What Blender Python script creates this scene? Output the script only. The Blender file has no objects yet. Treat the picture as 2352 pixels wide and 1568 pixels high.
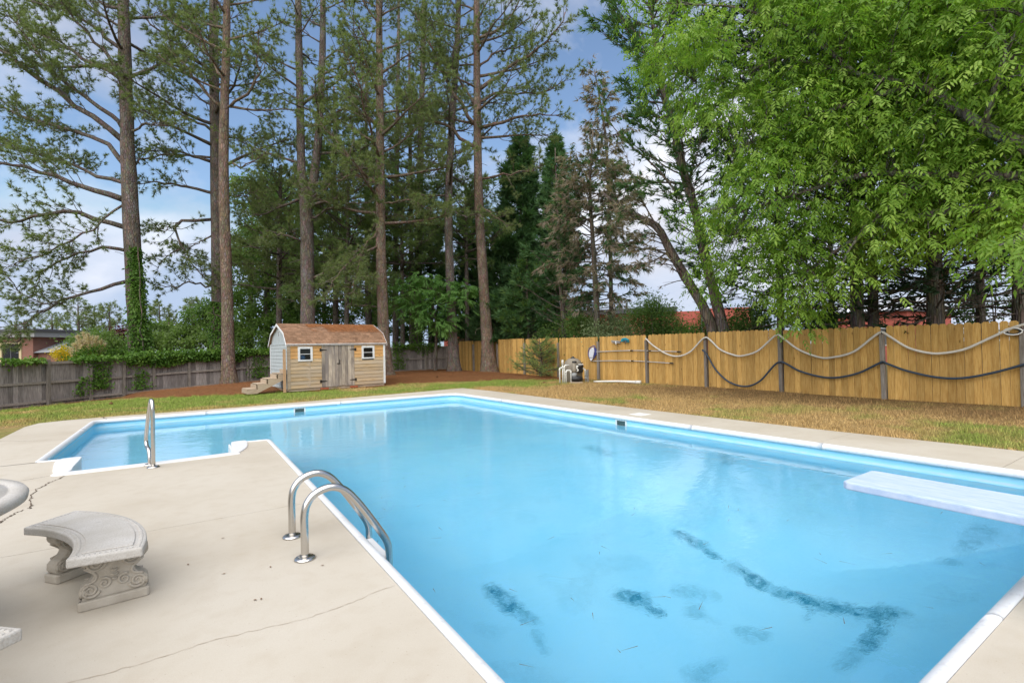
import bpy, math
import numpy as np
from mathutils import Matrix, Vector
rng = np.random.default_rng(11)
scn = bpy.context.scene
col = scn.collection

# ------------------------------------------------------------------ camera
EYE = np.array([0.0, 0.0, 1.45])
YAW, PITCH, ROLL, FPX = math.radians(33.382), math.radians(0.608), math.radians(-1.129), 1136.03
_f = np.array([math.sin(YAW) * math.cos(PITCH), math.cos(YAW) * math.cos(PITCH), math.sin(PITCH)])
_r = np.array([math.cos(YAW), -math.sin(YAW), 0.0])
_u = np.cross(_r, _f)
CR = math.cos(ROLL) * _r + math.sin(ROLL) * _u
CU = -math.sin(ROLL) * _r + math.cos(ROLL) * _u
CF = _f
cam = bpy.data.cameras.new('camera')
cam.sensor_width = 36.0
cam.sensor_fit = 'HORIZONTAL'
cam.lens = FPX / 2352 * 36
cam.clip_start, cam.clip_end = 0.05, 2000
co = bpy.data.objects.new('camera', cam)
col.objects.link(co)
co.matrix_world = Matrix(((CR[0], CU[0], -CF[0], EYE[0]), (CR[1], CU[1], -CF[1], EYE[1]), (CR[2], CU[2], -CF[2], EYE[2]), (0, 0, 0, 1)))
scn.camera = co

# ------------------------------------------------------------------ sky, sun, exposure
SUN_EL, SUN_AZ = math.radians(52), math.radians(228)     # azimuth clockwise from +Y: behind the camera, slightly left
world = bpy.data.worlds.new('World')
scn.world = world
world.use_nodes = True
wn, wl = world.node_tree.nodes, world.node_tree.links
bg = wn['Background']
sky = wn.new('ShaderNodeTexSky')
sky.sky_type = 'NISHITA'
sky.sun_disc = False
sky.sun_elevation = SUN_EL
sky.sun_rotation = SUN_AZ
sky.air_density, sky.dust_density, sky.ozone_density = 1.1, 0.6, 2.0
tc = wn.new('ShaderNodeTexCoord')
mp = wn.new('ShaderNodeMapping')
mp.inputs['Scale'].default_value = (1.0, 1.0, 1.9)
mp.inputs['Location'].default_value = (4.7, 2.2, 1.5)
wl.new(tc.outputs['Generated'], mp.inputs[0])
n1 = wn.new('ShaderNodeTexNoise')
n1.inputs['Scale'].default_value = 1.75
n1.inputs['Detail'].default_value = 9
n1.inputs['Roughness'].default_value = 0.56
n1.inputs['Distortion'].default_value = 0.25
wl.new(mp.outputs[0], n1.inputs['Vector'])
cr = wn.new('ShaderNodeValToRGB')
cr.color_ramp.elements[0].position = 0.46
cr.color_ramp.elements[0].color = (0.0, 0.0, 0.0, 1)
cr.color_ramp.elements[1].position = 0.67
cr.color_ramp.elements[1].color = (1, 1, 1, 1)
wl.new(n1.outputs[0], cr.inputs[0])
n2 = wn.new('ShaderNodeTexNoise')
n2.inputs['Scale'].default_value = 4.0
n2.inputs['Detail'].default_value = 6
wl.new(mp.outputs[0], n2.inputs['Vector'])
cc = wn.new('ShaderNodeValToRGB')
cc.color_ramp.elements[0].position = 0.3
cc.color_ramp.elements[0].color = (3.6, 3.65, 4.1, 1)
cc.color_ramp.elements[1].position = 0.7
cc.color_ramp.elements[1].color = (6.6, 6.6, 6.9, 1)
wl.new(n2.outputs[0], cc.inputs[0])
mx = wn.new('ShaderNodeMix')
mx.data_type = 'RGBA'
wl.new(cr.outputs[0], mx.inputs[0])
cap = wn.new('ShaderNodeMix')
cap.data_type, cap.blend_type = 'RGBA', 'DARKEN'
cap.inputs[0].default_value = 1.0
cap.inputs[7].default_value = (2.8, 3.5, 4.7, 1)
wl.new(sky.outputs[0], cap.inputs[6])
wl.new(cap.outputs[2], mx.inputs[6])
wl.new(cc.outputs[0], mx.inputs[7])
wl.new(mx.outputs[2], bg.inputs[0])
bg.inputs[1].default_value = 0.12
sl = bpy.data.lights.new('sun', 'SUN')
sl.energy = 3.4
sl.angle = math.radians(100)
sl.color = (1.0, 0.95, 0.88)
so = bpy.data.objects.new('sun', sl)
col.objects.link(so)
sd = Vector((math.sin(SUN_AZ) * math.cos(SUN_EL), math.cos(SUN_AZ) * math.cos(SUN_EL), math.sin(SUN_EL)))
so.rotation_euler = sd.to_track_quat('Z', 'Y').to_euler()
so.location = (0, 0, 30)
scn.view_settings.view_transform = 'Standard'
scn.view_settings.look = 'None'
scn.view_settings.gamma = 1
scn.view_settings.use_curve_mapping = False
scn.view_settings.exposure = 0.62
cy = scn.cycles
cy.use_denoising = True
cy.max_bounces, cy.diffuse_bounces, cy.glossy_bounces, cy.transmission_bounces, cy.transparent_max_bounces = 10, 5, 4, 8, 10
cy.caustics_reflective, cy.caustics_refractive = False, True
cy.blur_glossy = 0.3
cy.sample_clamp_indirect = 6

# ------------------------------------------------------------------ measuring helpers (photo measured on a 2352 x 1568 sheet)
def ray(px, py):
    return CR * (px - 1176) / FPX - CU * (py - 784) / FPX + CF
def G(px, py, z=0.0):
    d = ray(px, py); return EYE + d * ((z - EYE[2]) / d[2])
def D(px, py, d):
    return EYE + ray(px, py) * d
def RW(px, py, z, wz=-0.185):                          # floor point seen through the water surface
    w = G(px, py, wz); d = ray(px, py); d = d / np.linalg.norm(d); n_ = np.array((0, 0, 1.0)); c = -d @ n_; e = 1 / 1.333
    t = e * d + (e * c - math.sqrt(1 - e * e * (1 - c * c))) * n_; return w + t * ((z - wz) / t[2])
def onX(px, py, X):
    r = ray(px, py); return EYE + r * (X / r[0])

# ------------------------------------------------------------------ mesh helpers
class MB:
    def __init__(s):
        s.v, s.f, s.a, s.n = [], [], [], 0
    def add(s, V, F, a=None):
        V = np.asarray(V, float).reshape(-1, 3)
        F = np.asarray(F, int)
        s.v.append(V); s.f.append(F + s.n); s.n += len(V)
        s.a.append(np.full(len(V), 0.5) if a is None else np.broadcast_to(np.asarray(a, float), (len(V),)))
        return s
    def box(s, lo, hi, a=None):
        x0, y0, z0 = lo; x1, y1, z1 = hi
        V = [(x0, y0, z0), (x1, y0, z0), (x1, y1, z0), (x0, y1, z0), (x0, y0, z1), (x1, y0, z1), (x1, y1, z1), (x0, y1, z1)]
        return s.add(V, [(0, 3, 2, 1), (4, 5, 6, 7), (0, 1, 5, 4), (1, 2, 6, 5), (2, 3, 7, 6), (3, 0, 4, 7)], a)
    def bar(s, p, q, w, h, up=(0, 0, 1)):
        p, q = np.array(p, float), np.array(q, float)
        t = q - p; t /= np.linalg.norm(t)
        sd_ = np.cross(t, up); sd_ /= np.linalg.norm(sd_); u = np.cross(sd_, t)
        V = [e + sd_ * a * w / 2 + u * b * h / 2 for e in (p, q) for a, b in ((-1, -1), (1, -1), (1, 1), (-1, 1))]
        return s.add(V, [(0, 1, 2, 3), (4, 7, 6, 5), (0, 4, 5, 1), (1, 5, 6, 2), (2, 6, 7, 3), (3, 7, 4, 0)])
    def prism(s, poly, z0, z1):
        P = np.asarray(poly, float); n = len(P)
        V = np.vstack([np.c_[P[:, :2], np.full(n, z0)], np.c_[P[:, :2], np.full(n, z1)]])
        b = s.n
        s.add(V, [(i, (i + 1) % n, n + (i + 1) % n, n + i) for i in range(n)])
        s.f.append(np.arange(b + n, b + 2 * n)[None]); s.f.append(np.arange(b + n - 1, b - 1, -1)[None])
        return s
    def extrude(s, poly, vec):
        P = np.asarray(poly, float); n = len(P); b = s.n
        s.add(np.vstack([P, P + np.asarray(vec, float)]), [(i, (i + 1) % n, n + (i + 1) % n, n + i) for i in range(n)])
        s.f.append(np.arange(b + n, b + 2 * n)[None]); s.f.append(np.arange(b + n - 1, b - 1, -1)[None])
        return s
    def tube(s, path, rad, sides=8, cap=True, a=None, jit=0.0):
        P = np.asarray(path, float); n = len(P)
        rad = np.broadcast_to(np.asarray(rad, float), (n,))
        T = np.gradient(P, axis=0); T /= np.linalg.norm(T, axis=1)[:, None] + 1e-9
        ref = np.array([0.0, 0, 1]) if abs(T[:, 2]).mean() < 0.8 else np.array([1.0, 0, 0])
        if abs(T @ ref).max() > 0.98: ref = np.array([0.31, 0.9, 0.3])
        A = np.cross(T, ref); A /= np.linalg.norm(A, axis=1)[:, None]
        B = np.cross(T, A)
        th = np.arange(sides) * 2 * math.pi / sides
        rr = rad[:, None, None]
        if jit: rr = rr * (1 + jit * rng.normal(size=(n, sides, 1)))
        V = P[:, None] + rr * (A[:, None] * np.cos(th)[None, :, None] + B[:, None] * np.sin(th)[None, :, None])
        i = np.arange(n - 1)[:, None] * sides; j = np.arange(sides)[None]; k = (j + 1) % sides
        F = np.stack([i + j, i + sides + j, i + sides + k, i + k], -1).reshape(-1, 4)
        b = s.n
        s.add(V.reshape(-1, 3), F, a)
        if cap:
            s.f.append(np.arange(b, b + sides)[None]); s.f.append(np.arange(b + n * sides - 1, b + (n - 1) * sides - 1, -1)[None])
        return s
    def lathe(s, prof, seg=24, c=(0, 0, 0), axis='z'):
        P = np.asarray(prof, float); n = len(P)
        th = np.arange(seg) * 2 * math.pi / seg
        V = np.stack([P[:, :1] * np.cos(th), P[:, :1] * np.sin(th), np.repeat(P[:, 1:2], seg, 1)], -1)
        if axis == 'x': V = V[..., [2, 0, 1]]
        if axis == 'y': V = V[..., [1, 2, 0]]
        i = np.arange(n - 1)[:, None] * seg; j = np.arange(seg)[None]; k = (j + 1) % seg
        b = s.n
        s.add(V.reshape(-1, 3) + np.asarray(c, float), np.stack([i + j, i + k, i + seg + k, i + seg + j], -1).reshape(-1, 4))
        s.f.append(np.arange(b + seg - 1, b - 1, -1)[None]); s.f.append(np.arange(b + (n - 1) * seg, b + n * seg)[None])
        return s
    def segs(s, A_, B_, r0, r1, a=None):          # many thin three-sided twigs at once
        A_, B_ = np.asarray(A_, float), np.asarray(B_, float); N = len(A_)
        if not N: return s
        T = B_ - A_; T /= np.linalg.norm(T, axis=1)[:, None] + 1e-9
        X = np.cross(T, [0.3, 0.5, 0.81]); X /= np.linalg.norm(X, axis=1)[:, None] + 1e-9
        Y = np.cross(T, X)
        r0 = np.broadcast_to(r0, (N,))[:, None, None]; r1 = np.broadcast_to(r1, (N,))[:, None, None]
        th = np.arange(3) * 2 * math.pi / 3
        ring = X[:, None] * np.cos(th)[None, :, None] + Y[:, None] * np.sin(th)[None, :, None]
        V = np.concatenate([A_[:, None] + ring * r0, B_[:, None] + ring * r1], 1).reshape(-1, 3)
        o = np.arange(N)[:, None, None] * 6
        F = (np.array([(0, 1, 4, 3), (1, 2, 5, 4), (2, 0, 3, 5)])[None] + o).reshape(-1, 4)
        return s.add(V, F, a)
    def mesh(s, name, off=(0, 0, 0), smooth=False):
        me = bpy.data.meshes.new(name)
        if not s.v: return me
        V = np.vstack(s.v) - np.asarray(off, float)
        me.vertices.add(len(V)); me.vertices.foreach_set('co', V.astype(np.float32).ravel())
        lv = np.concatenate([f.ravel() for f in s.f]); tot = np.concatenate([np.full(len(f), f.shape[1]) for f in s.f])
        st = np.concatenate([[0], np.cumsum(tot)[:-1]])
        me.loops.add(len(lv)); me.loops.foreach_set('vertex_index', lv.astype(np.int32))
        me.polygons.add(len(tot)); me.polygons.foreach_set('loop_start', st.astype(np.int32))
        me.polygons.foreach_set('use_smooth', np.full(len(tot), bool(smooth)))
        at = me.attributes.new('v', 'FLOAT', 'POINT'); at.data.foreach_set('value', np.concatenate(s.a).astype(np.float32))
        me.update(calc_edges=True)
        return me
    def build(s, name, mat, parent=None, smooth=False, local=False, bevel=0):
        off = (0, 0, 0)
        if parent is not None and not local:
            off = np.array(parent.location); p = parent.parent
            while p is not None: off = off + np.array(p.location); p = p.parent
        o = bpy.data.objects.new(name, s.mesh(name, off, smooth))
        o.data.materials.append(mat)
        col.objects.link(o)
        if parent is not None: o.parent = parent
        if bevel:
            m = o.modifiers.new('bevel', 'BEVEL'); m.width = bevel; m.segments = 2; m.limit_method = 'ANGLE'; m.angle_limit = 0.7
        return o
def tag(o, label=None, cat=None, group=None, kind=None):
    if label: o['label'] = label
    if cat: o['category'] = cat
    if group: o['group'] = group
    if kind: o['kind'] = kind
    return o
def empty(name, loc, label, cat, group=None, rz=0.0):
    o = bpy.data.objects.new(name, None); o.empty_display_size = 0.2
    o.location = tuple(float(c) for c in loc); o.rotation_euler = (0, 0, rz); col.objects.link(o)
    return tag(o, label, cat, group)
def inst(name, me, parent, loc, rot=(0, 0, 0), scale=(1, 1, 1)):
    o = bpy.data.objects.new(name, me); o.parent = parent; o.location = tuple(float(c) for c in loc); o.rotation_euler = rot; o.scale = scale
    col.objects.link(o); return o
def smoothpath(pts, n):
    P = np.asarray(pts, float); m = len(P)
    if m < 3:
        t = np.linspace(0, 1, n)[:, None]; return P[0] * (1 - t) + P[-1] * t
    Q = np.vstack([2 * P[0] - P[1], P, 2 * P[-1] - P[-2]])
    out = []
    for t in np.linspace(0, m - 1 - 1e-6, n):
        i = int(t); u = t - i; a, b, c, d = Q[i], Q[i + 1], Q[i + 2], Q[i + 3]
        out.append(0.5 * ((2 * b) + (c - a) * u + (2 * a - 5 * b + 4 * c - d) * u * u + (3 * b - a - 3 * c + d) * u ** 3))
    return np.array(out)
def nrm(v):
    v = np.asarray(v, float); return v / (np.linalg.norm(v, axis=-1, keepdims=True) + 1e-9)

# ------------------------------------------------------------------ materials
class N:
    def __init__(s, name, rough=0.6, spec=0.3, metal=0.0):
        s.m = bpy.data.materials.new(name); s.m.use_nodes = True
        s.n, s.l = s.m.node_tree.nodes, s.m.node_tree.links
        s.b = s.n['Principled BSDF']; s.out = s.n['Material Output']
        s.b.inputs['Roughness'].default_value = rough
        s.b.inputs['Specular IOR Level'].default_value = spec
        s.b.inputs['Metallic'].default_value = metal
        s._tc = None
    def coord(s, sc=(1, 1, 1), kind='Object', rnd=False):
        if s._tc is None: s._tc = s.n.new('ShaderNodeTexCoord')
        m = s.n.new('ShaderNodeMapping'); m.inputs['Scale'].default_value = sc
        s.l.new(s._tc.outputs[kind], m.inputs[0])
        if rnd:
            oi = s.n.new('ShaderNodeObjectInfo'); mu = s.n.new('ShaderNodeMath'); mu.operation = 'MULTIPLY'; mu.inputs[1].default_value = 37.0
            s.l.new(oi.outputs['Random'], mu.inputs[0]); s.l.new(mu.outputs[0], m.inputs['Location'])
        return m.outputs[0]
    def noise(s, scale, detail=5, sc=(1, 1, 1), rough=0.55, rnd=False, dist=0.0):
        t = s.n.new('ShaderNodeTexNoise'); t.inputs['Scale'].default_value = scale; t.inputs['Detail'].default_value = detail
        t.inputs['Roughness'].default_value = rough; t.inputs['Distortion'].default_value = dist
        s.l.new(s.coord(sc, rnd=rnd), t.inputs['Vector']); return t.outputs[0]
    def voro(s, scale, sc=(1, 1, 1), feat='F1', rnd=False, out='Distance'):
        t = s.n.new('ShaderNodeTexVoronoi'); t.feature = feat; t.inputs['Scale'].default_value = scale
        s.l.new(s.coord(sc, rnd=rnd), t.inputs['Vector']); return t.outputs[out]
    def attr(s, name='v', out='Fac'):
        t = s.n.new('ShaderNodeAttribute'); t.attribute_name = name; return t.outputs[out]
    def rand(s):
        return s.n.new('ShaderNodeObjectInfo').outputs['Random']
    def ramp(s, fac, stops):
        t = s.n.new('ShaderNodeValToRGB'); e = t.color_ramp.elements
        while len(e) < len(stops): e.new(0.5)
        for i, (p, c) in enumerate(stops):
            e[i].position = p; e[i].color = (c[0], c[1], c[2], 1) if not np.isscalar(c) else (c, c, c, 1)
        s.l.new(fac, t.inputs[0]); return t.outputs[0]
    def mix(s, fac, a, b, mode='MIX'):
        t = s.n.new('ShaderNodeMix'); t.data_type = 'RGBA'; t.blend_type = mode
        for i, x in ((0, fac), (6, a), (7, b)):
            if hasattr(x, 'links'): s.l.new(x, t.inputs[i])
            elif i == 0: t.inputs[0].default_value = x
            else: t.inputs[i].default_value = (x[0], x[1], x[2], 1)
        return t.outputs[2]
    def math(s, op, a, b=0.5):
        t = s.n.new('ShaderNodeMath'); t.operation = op
        for i, x in ((0, a), (1, b)):
            if hasattr(x, 'links'): s.l.new(x, t.inputs[i])
            else: t.inputs[i].default_value = x
        return t.outputs[0]
    def color(s, c):
        if hasattr(c, 'links'): s.l.new(c, s.b.inputs['Base Color'])
        else: s.b.inputs['Base Color'].default_value = (c[0], c[1], c[2], 1)
        return s
    def bump(s, h, strength=0.3, dist=0.01):
        t = s.n.new('ShaderNodeBump'); t.inputs['Strength'].default_value = strength; t.inputs['Distance'].default_value = dist
        s.l.new(h, t.inputs['Height']); s.l.new(t.outputs[0], s.b.inputs['Normal']); s.bn = t.outputs[0]; return s
M = {}
def wood(name, c0, c1, c2, knots=True, rough=0.75, tint=0.25, axis='z', grey=None):
    k = N(name, rough, 0.2)
    sc = {'z': (9, 9, 0.7), 'x': (0.7, 9, 9)}[axis]
    g = k.noise(5, 6, sc, 0.6, rnd=True, dist=0.4)
    c = k.ramp(g, [(0.3, c0), (0.5, c1), (0.72, c2)])
    if knots:
        v = k.voro(2.2, {'z': (3.0, 3.0, 1.0), 'x': (1.0, 3.0, 3.0)}[axis], rnd=True)
        kk = k.ramp(v, [(0.03, 1.0), (0.11, 0.0)])
        c = k.mix(kk, c, tuple(x * 0.35 for x in c0))
    if grey is not None:
        w = k.ramp(k.noise(1.3, 4, (2, 2, 0.6) if axis == 'z' else (0.6, 2, 2), rnd=True), [(0.4, 0.0), (0.62, 1.0)])
        c = k.mix(w, c, grey)
    t = k.ramp(k.rand(), [(0, 1 - tint), (1, 1 + tint * 0.4)])
    c = k.mix(1.0, c, t, 'MULTIPLY')
    k.color(c).bump(g, 0.35, 0.006); M[name] = k.m
    return k
wood('fence_pine', (0.43, 0.225, 0.06), (0.58, 0.345, 0.105), (0.67, 0.44, 0.16), tint=0.34)
wood('fence_grey', (0.165, 0.142, 0.13), (0.285, 0.25, 0.232), (0.42, 0.38, 0.35), knots=False, tint=0.45)
wood('rail_grey', (0.16, 0.135, 0.115), (0.27, 0.235, 0.205), (0.37, 0.33, 0.29), knots=False, tint=0.2, axis='x')
wood('post_grey', (0.14, 0.12, 0.10), (0.24, 0.21, 0.18), (0.34, 0.305, 0.27), knots=False, tint=0.25)
wood('board_orange', (0.48, 0.24, 0.08), (0.58, 0.33, 0.13), (0.64, 0.40, 0.18), axis='x', tint=0.15)
wood('board_tan', (0.38, 0.25, 0.13), (0.50, 0.36, 0.21), (0.58, 0.45, 0.30), axis='x', tint=0.2, grey=(0.45, 0.36, 0.26))
wood('door_wood', (0.25, 0.20, 0.16), (0.44, 0.37, 0.30), (0.60, 0.52, 0.42), tint=0.35, grey=(0.22, 0.19, 0.175))
wood('step_wood', (0.30, 0.22, 0.15), (0.42, 0.33, 0.24), (0.50, 0.41, 0.31), axis='x', tint=0.15)
wood('stud_wood', (0.36, 0.21, 0.11), (0.46, 0.29, 0.17), (0.52, 0.35, 0.21), tint=0.1)

def concrete():
    k = N('deck_concrete', 0.85, 0.2)
    big = k.noise(0.55, 5, rough=0.6); fine = k.noise(210, 3); mid = k.noise(7, 4)
    c = k.ramp(big, [(0.28, (0.415, 0.365, 0.29)), (0.52, (0.49, 0.445, 0.37)), (0.75, (0.525, 0.485, 0.415))])
    c = k.mix(k.ramp(fine, [(0.35, 0.75), (0.6, 1.0)]), (0.40, 0.33, 0.25), c)
    c = k.mix(k.ramp(mid, [(0.48, 0.0), (0.78, 0.24)]), c, (0.37, 0.30, 0.215))
    sp = k.voro(26); c = k.mix(k.ramp(sp, [(0.05, 0.6), (0.09, 0.0)]), c, (0.33, 0.26, 0.19))
    k.color(c).bump(fine, 0.25, 0.002); M['deck'] = k.m
concrete()
def simple(name, c, rough=0.5, spec=0.4, metal=0.0, var=0.0, scale=8, bump=0.0):
    k = N(name, rough, spec, metal)
    if var:
        n = k.noise(scale, 5)
        k.color(k.ramp(n, [(0.3, tuple(x * (1 - var) for x in c)), (0.7, tuple(min(1, x * (1 + var * 0.5)) for x in c))]))
        if bump: k.bump(n, bump, 0.004)
    else: k.color(c)
    M[name] = k.m
    return k
k = N('coping_white', 0.42, 0.4)
w = k.ramp(k.noise(24, 6, (1, 1, 3)), [(0.52, 0.0), (0.70, 0.55)])
k.color(k.mix(w, (0.68, 0.69, 0.70), (0.50, 0.49, 0.50))); M['coping'] = k.m
simple('step_white', (0.74, 0.74, 0.735), 0.35, 0.5, 0, 0.03)
simple('plastic_white', (0.78, 0.78, 0.75), 0.45, 0.4, 0, 0.05)
simple('pvc', (0.74, 0.73, 0.68), 0.4, 0.4, 0, 0.08, 14)
simple('paint_white', (0.68, 0.69, 0.70), 0.6, 0.3, 0, 0.15, 12)
simple('paint_grey', (0.40, 0.44, 0.45), 0.7, 0.25, 0, 0.10, 5)
simple('dark_gap', (0.02, 0.018, 0.015), 0.9, 0.1)
simple('shed_dark', (0.035, 0.032, 0.03), 0.9, 0.1)
simple('black_iron', (0.02, 0.018, 0.016), 0.55, 0.4, 0.3)
simple('black_plastic', (0.018, 0.018, 0.02), 0.4, 0.5)
simple('grey_cap', (0.10, 0.10, 0.11), 0.5, 0.4)
simple('tank_tan', (0.27, 0.235, 0.185), 0.6, 0.3, 0, 0.1, 6)
simple('box_grey', (0.30, 0.31, 0.31), 0.6, 0.3, 0, 0.1)
simple('hose_white', (0.62, 0.59, 0.53), 0.5, 0.3, 0, 0.1, 6)
simple('hose_blue', (0.035, 0.055, 0.085), 0.45, 0.4, 0, 0.1, 9)
simple('teal', (0.02, 0.27, 0.36), 0.5, 0.4)
simple('navy', (0.06, 0.07, 0.26), 0.5, 0.4)
simple('net_mesh', (0.66, 0.68, 0.74), 0.8, 0.2, 0, 0.1, 30)
simple('tarp_blue', (0.10, 0.34, 0.75), 0.45, 0.4, 0, 0.2, 18)
simple('aluminium', (0.72, 0.73, 0.76), 0.35, 0.5, 0.6)
simple('crack', (0.13, 0.10, 0.075), 0.95, 0.1)
simple('hairline', (0.38, 0.31, 0.23), 0.95, 0.1)
simple('brick_red', (0.34, 0.10, 0.05), 0.85, 0.2, 0, 0.2, 20)
simple('dead_leaf', (0.16, 0.08, 0.035), 0.8, 0.2, 0, 0.4, 60)
simple('skimmer_dark', (0.05, 0.09, 0.09), 0.6, 0.3)
k = N('steel', 0.22, 0.5, 1.0)
k.color((0.56, 0.54, 0.51)).bump(k.noise(60, 3), 0.05, 0.001); M['steel'] = k.m
k = N('board_top', 0.75, 0.3)
k.color(k.ramp(k.noise(9, 7, (6, 0.8, 1), 0.7), [(0.36, (0.36, 0.46, 0.64)), (0.52, (0.44, 0.53, 0.68)), (0.7, (0.55, 0.60, 0.70))])).bump(k.noise(240, 2), 0.3, 0.002); M['board_top'] = k.m
k = N('cast_stone', 0.9, 0.15)
n = k.noise(3, 6, rough=0.65); f_ = k.noise(120, 3)
c = k.ramp(n, [(0.3, (0.40, 0.375, 0.33)), (0.6, (0.49, 0.47, 0.44)), (0.8, (0.53, 0.52, 0.50))])
c = k.mix(k.ramp(f_, [(0.35, 0.55), (0.55, 0.0)]), c, (0.33, 0.30, 0.265))
c = k.mix(k.ramp(k.noise(14, 3), [(0.70, 0.0), (0.76, 0.8)]), c, (0.09, 0.09, 0.08))
k.color(c).bump(f_, 0.5, 0.004); M['stone'] = k.m
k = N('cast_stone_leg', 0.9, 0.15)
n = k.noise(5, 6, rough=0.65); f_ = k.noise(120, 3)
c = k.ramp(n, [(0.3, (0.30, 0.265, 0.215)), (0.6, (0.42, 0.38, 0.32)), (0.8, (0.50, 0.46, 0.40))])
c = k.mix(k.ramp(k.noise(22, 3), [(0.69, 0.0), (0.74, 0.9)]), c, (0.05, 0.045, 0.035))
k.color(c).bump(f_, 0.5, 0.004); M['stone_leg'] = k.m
# glass of shed and house windows
k = N('window_glass', 0.05, 0.8)
k.color((0.02, 0.022, 0.024)); k.b.inputs['Alpha'].default_value = 0.35; M['glass'] = k.m
# pool liner with algae
k = N('pool_liner', 0.55, 0.3)
al = k.attr('v')
n = k.noise(1.2, 4); n2_ = k.noise(13, 7, rough=0.75)
c = k.ramp(n, [(0.3, (0.26, 0.715, 0.97)), (0.7, (0.32, 0.755, 0.98))])
am = k.math('MULTIPLY', al, k.ramp(n2_, [(0.36, 0.15), (0.58, 1.0)]))
c = k.mix(k.ramp(n2_, [(0.58, 0.0), (0.74, 0.16)]), c, (0.10, 0.45, 0.60))
k.color(k.mix(am, c, (0.0, 0.20, 0.33))); M['liner_floor'] = k.m
k = N('pool_wall', 0.5, 0.35)
n = k.noise(2.0, 6, (1, 1, 12)); sp = k.noise(22, 5, (1, 1, 5), 0.7)
sx = k.n.new('ShaderNodeSeparateXYZ'); k.l.new(k.coord(), sx.inputs[0])
z = sx.outputs[2]
line = k.ramp(k.math('ADD', z, 0.5), [(0.318, 0.0), (0.332, 1.0), (0.348, 1.0), (0.362, 0.0)])
c = k.ramp(n, [(0.3, (0.33, 0.70, 0.87)), (0.7, (0.40, 0.76, 0.90))])
c = k.mix(k.math('MULTIPLY', line, k.ramp(k.noise(7, 5), [(0.35, 0.25), (0.6, 0.8)])), c, (0.62, 0.72, 0.75))
top = k.ramp(k.math('ADD', z, 0.5), [(0.41, 0.0), (0.45, 1.0)])
c = k.mix(k.math('MULTIPLY', top, k.ramp(sp, [(0.5, 0.0), (0.66, 0.85)])), c, (0.07, 0.19, 0.24))
k.color(c); M['liner_wall'] = k.m
# water: clear sheet with Fresnel mirror
k = N('pool_water')
wv = k.noise(2.6, 4, (1, 1, 1), 0.5, dist=0.8); wf = k.noise(11, 3, (0.7, 1.4, 1))
bp = k.n.new('ShaderNodeBump'); bp.inputs['Strength'].default_value = 0.105; bp.inputs['Distance'].default_value = 0.045
k.l.new(k.math('ADD', wv, k.math('MULTIPLY', wf, 0.30)), bp.inputs['Height'])
gl = k.n.new('ShaderNodeBsdfGlass'); gl.inputs['IOR'].default_value = 1.333; gl.inputs['Roughness'].default_value = 0.0; gl.inputs[0].default_value = (0.97, 0.995, 1.0, 1)
k.l.new(bp.outputs[0], gl.inputs['Normal'])
k.l.new(gl.outputs[0], k.out.inputs[0]); k.n.remove(k.b); M['water'] = k.m
# ground, bark, foliage
k = N('lawn_ground', 0.95, 0.1)
t = k.attr('tint', 'Color'); n = k.noise(14, 6, rough=0.7); n3 = k.noise(90, 3)
c = k.mix(k.ramp(n, [(0.35, 0.55), (0.6, 0.0)]), t, (0.13, 0.085, 0.04))
c = k.mix(k.ramp(n3, [(0.4, 0.5), (0.6, 0.0)]), c, (0.10, 0.07, 0.035))
k.color(c).bump(n3, 0.6, 0.02); M['ground'] = k.m
k = N('grass_blade', 0.8, 0.15)
k.color(k.attr('tint', 'Color')); M['blade'] = k.m
k = N('pine_straw', 0.85, 0.15)
k.color(k.ramp(k.attr(), [(0.0, (0.15, 0.05, 0.018)), (0.5, (0.30, 0.115, 0.042)), (1.0, (0.44, 0.21, 0.09))])); M['straw'] = k.m
def bark(name, c0, c1, c2, sc=(15, 15, 4.5), scale=1.0, bstr=0.8):
    k = N(name, 0.92, 0.1)
    e = k.voro(scale, sc, 'DISTANCE_TO_EDGE'); n = k.noise(2.2, 6, (2, 2, 0.8), 0.65); pc = k.voro(scale, sc, out='Color')
    c = k.ramp(n, [(0.3, c0), (0.5, c1), (0.7, c2)])
    c = k.mix(0.25, c, k.mix(1.0, c, pc, 'MULTIPLY'))
    c = k.mix(k.ramp(e, [(0.0, 0.62), (0.16, 0.0)]), c, tuple(x * 0.45 for x in c0))
    k.color(c).bump(k.math('ADD', k.ramp(e, [(0, 0), (0.2, 1.0)]), k.math('MULTIPLY', n, 0.4)), bstr, 0.03); M[name] = k.m
bark('bark_pine', (0.125, 0.10, 0.083), (0.20, 0.165, 0.14), (0.28, 0.24, 0.21))
bark('bark_orange', (0.145, 0.103, 0.077), (0.235, 0.172, 0.128), (0.32, 0.255, 0.205))
bark('bark_grey', (0.12, 0.095, 0.075), (0.20, 0.165, 0.13), (0.27, 0.235, 0.19), (18, 18, 2.2))
bark('bark_pecan', (0.12, 0.105, 0.088), (0.19, 0.17, 0.145), (0.26, 0.24, 0.21), (14, 14, 4))
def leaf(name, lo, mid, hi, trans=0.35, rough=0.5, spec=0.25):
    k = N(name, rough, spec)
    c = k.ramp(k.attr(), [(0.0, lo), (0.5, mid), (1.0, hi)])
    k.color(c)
    tl = k.n.new('ShaderNodeBsdfTranslucent'); k.l.new(k.mix(1.0, c, (1.0, 1.15, 0.55), 'MULTIPLY'), tl.inputs[0])
    m = k.n.new('ShaderNodeMixShader'); m.inputs[0].default_value = trans
    k.l.new(k.b.outputs[0], m.inputs[1]); k.l.new(tl.outputs[0], m.inputs[2]); k.l.new(m.outputs[0], k.out.inputs[0]); M[name] = k.m
leaf('needle', (0.115, 0.15, 0.065), (0.195, 0.24, 0.10), (0.28, 0.325, 0.135), 0.48)
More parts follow.
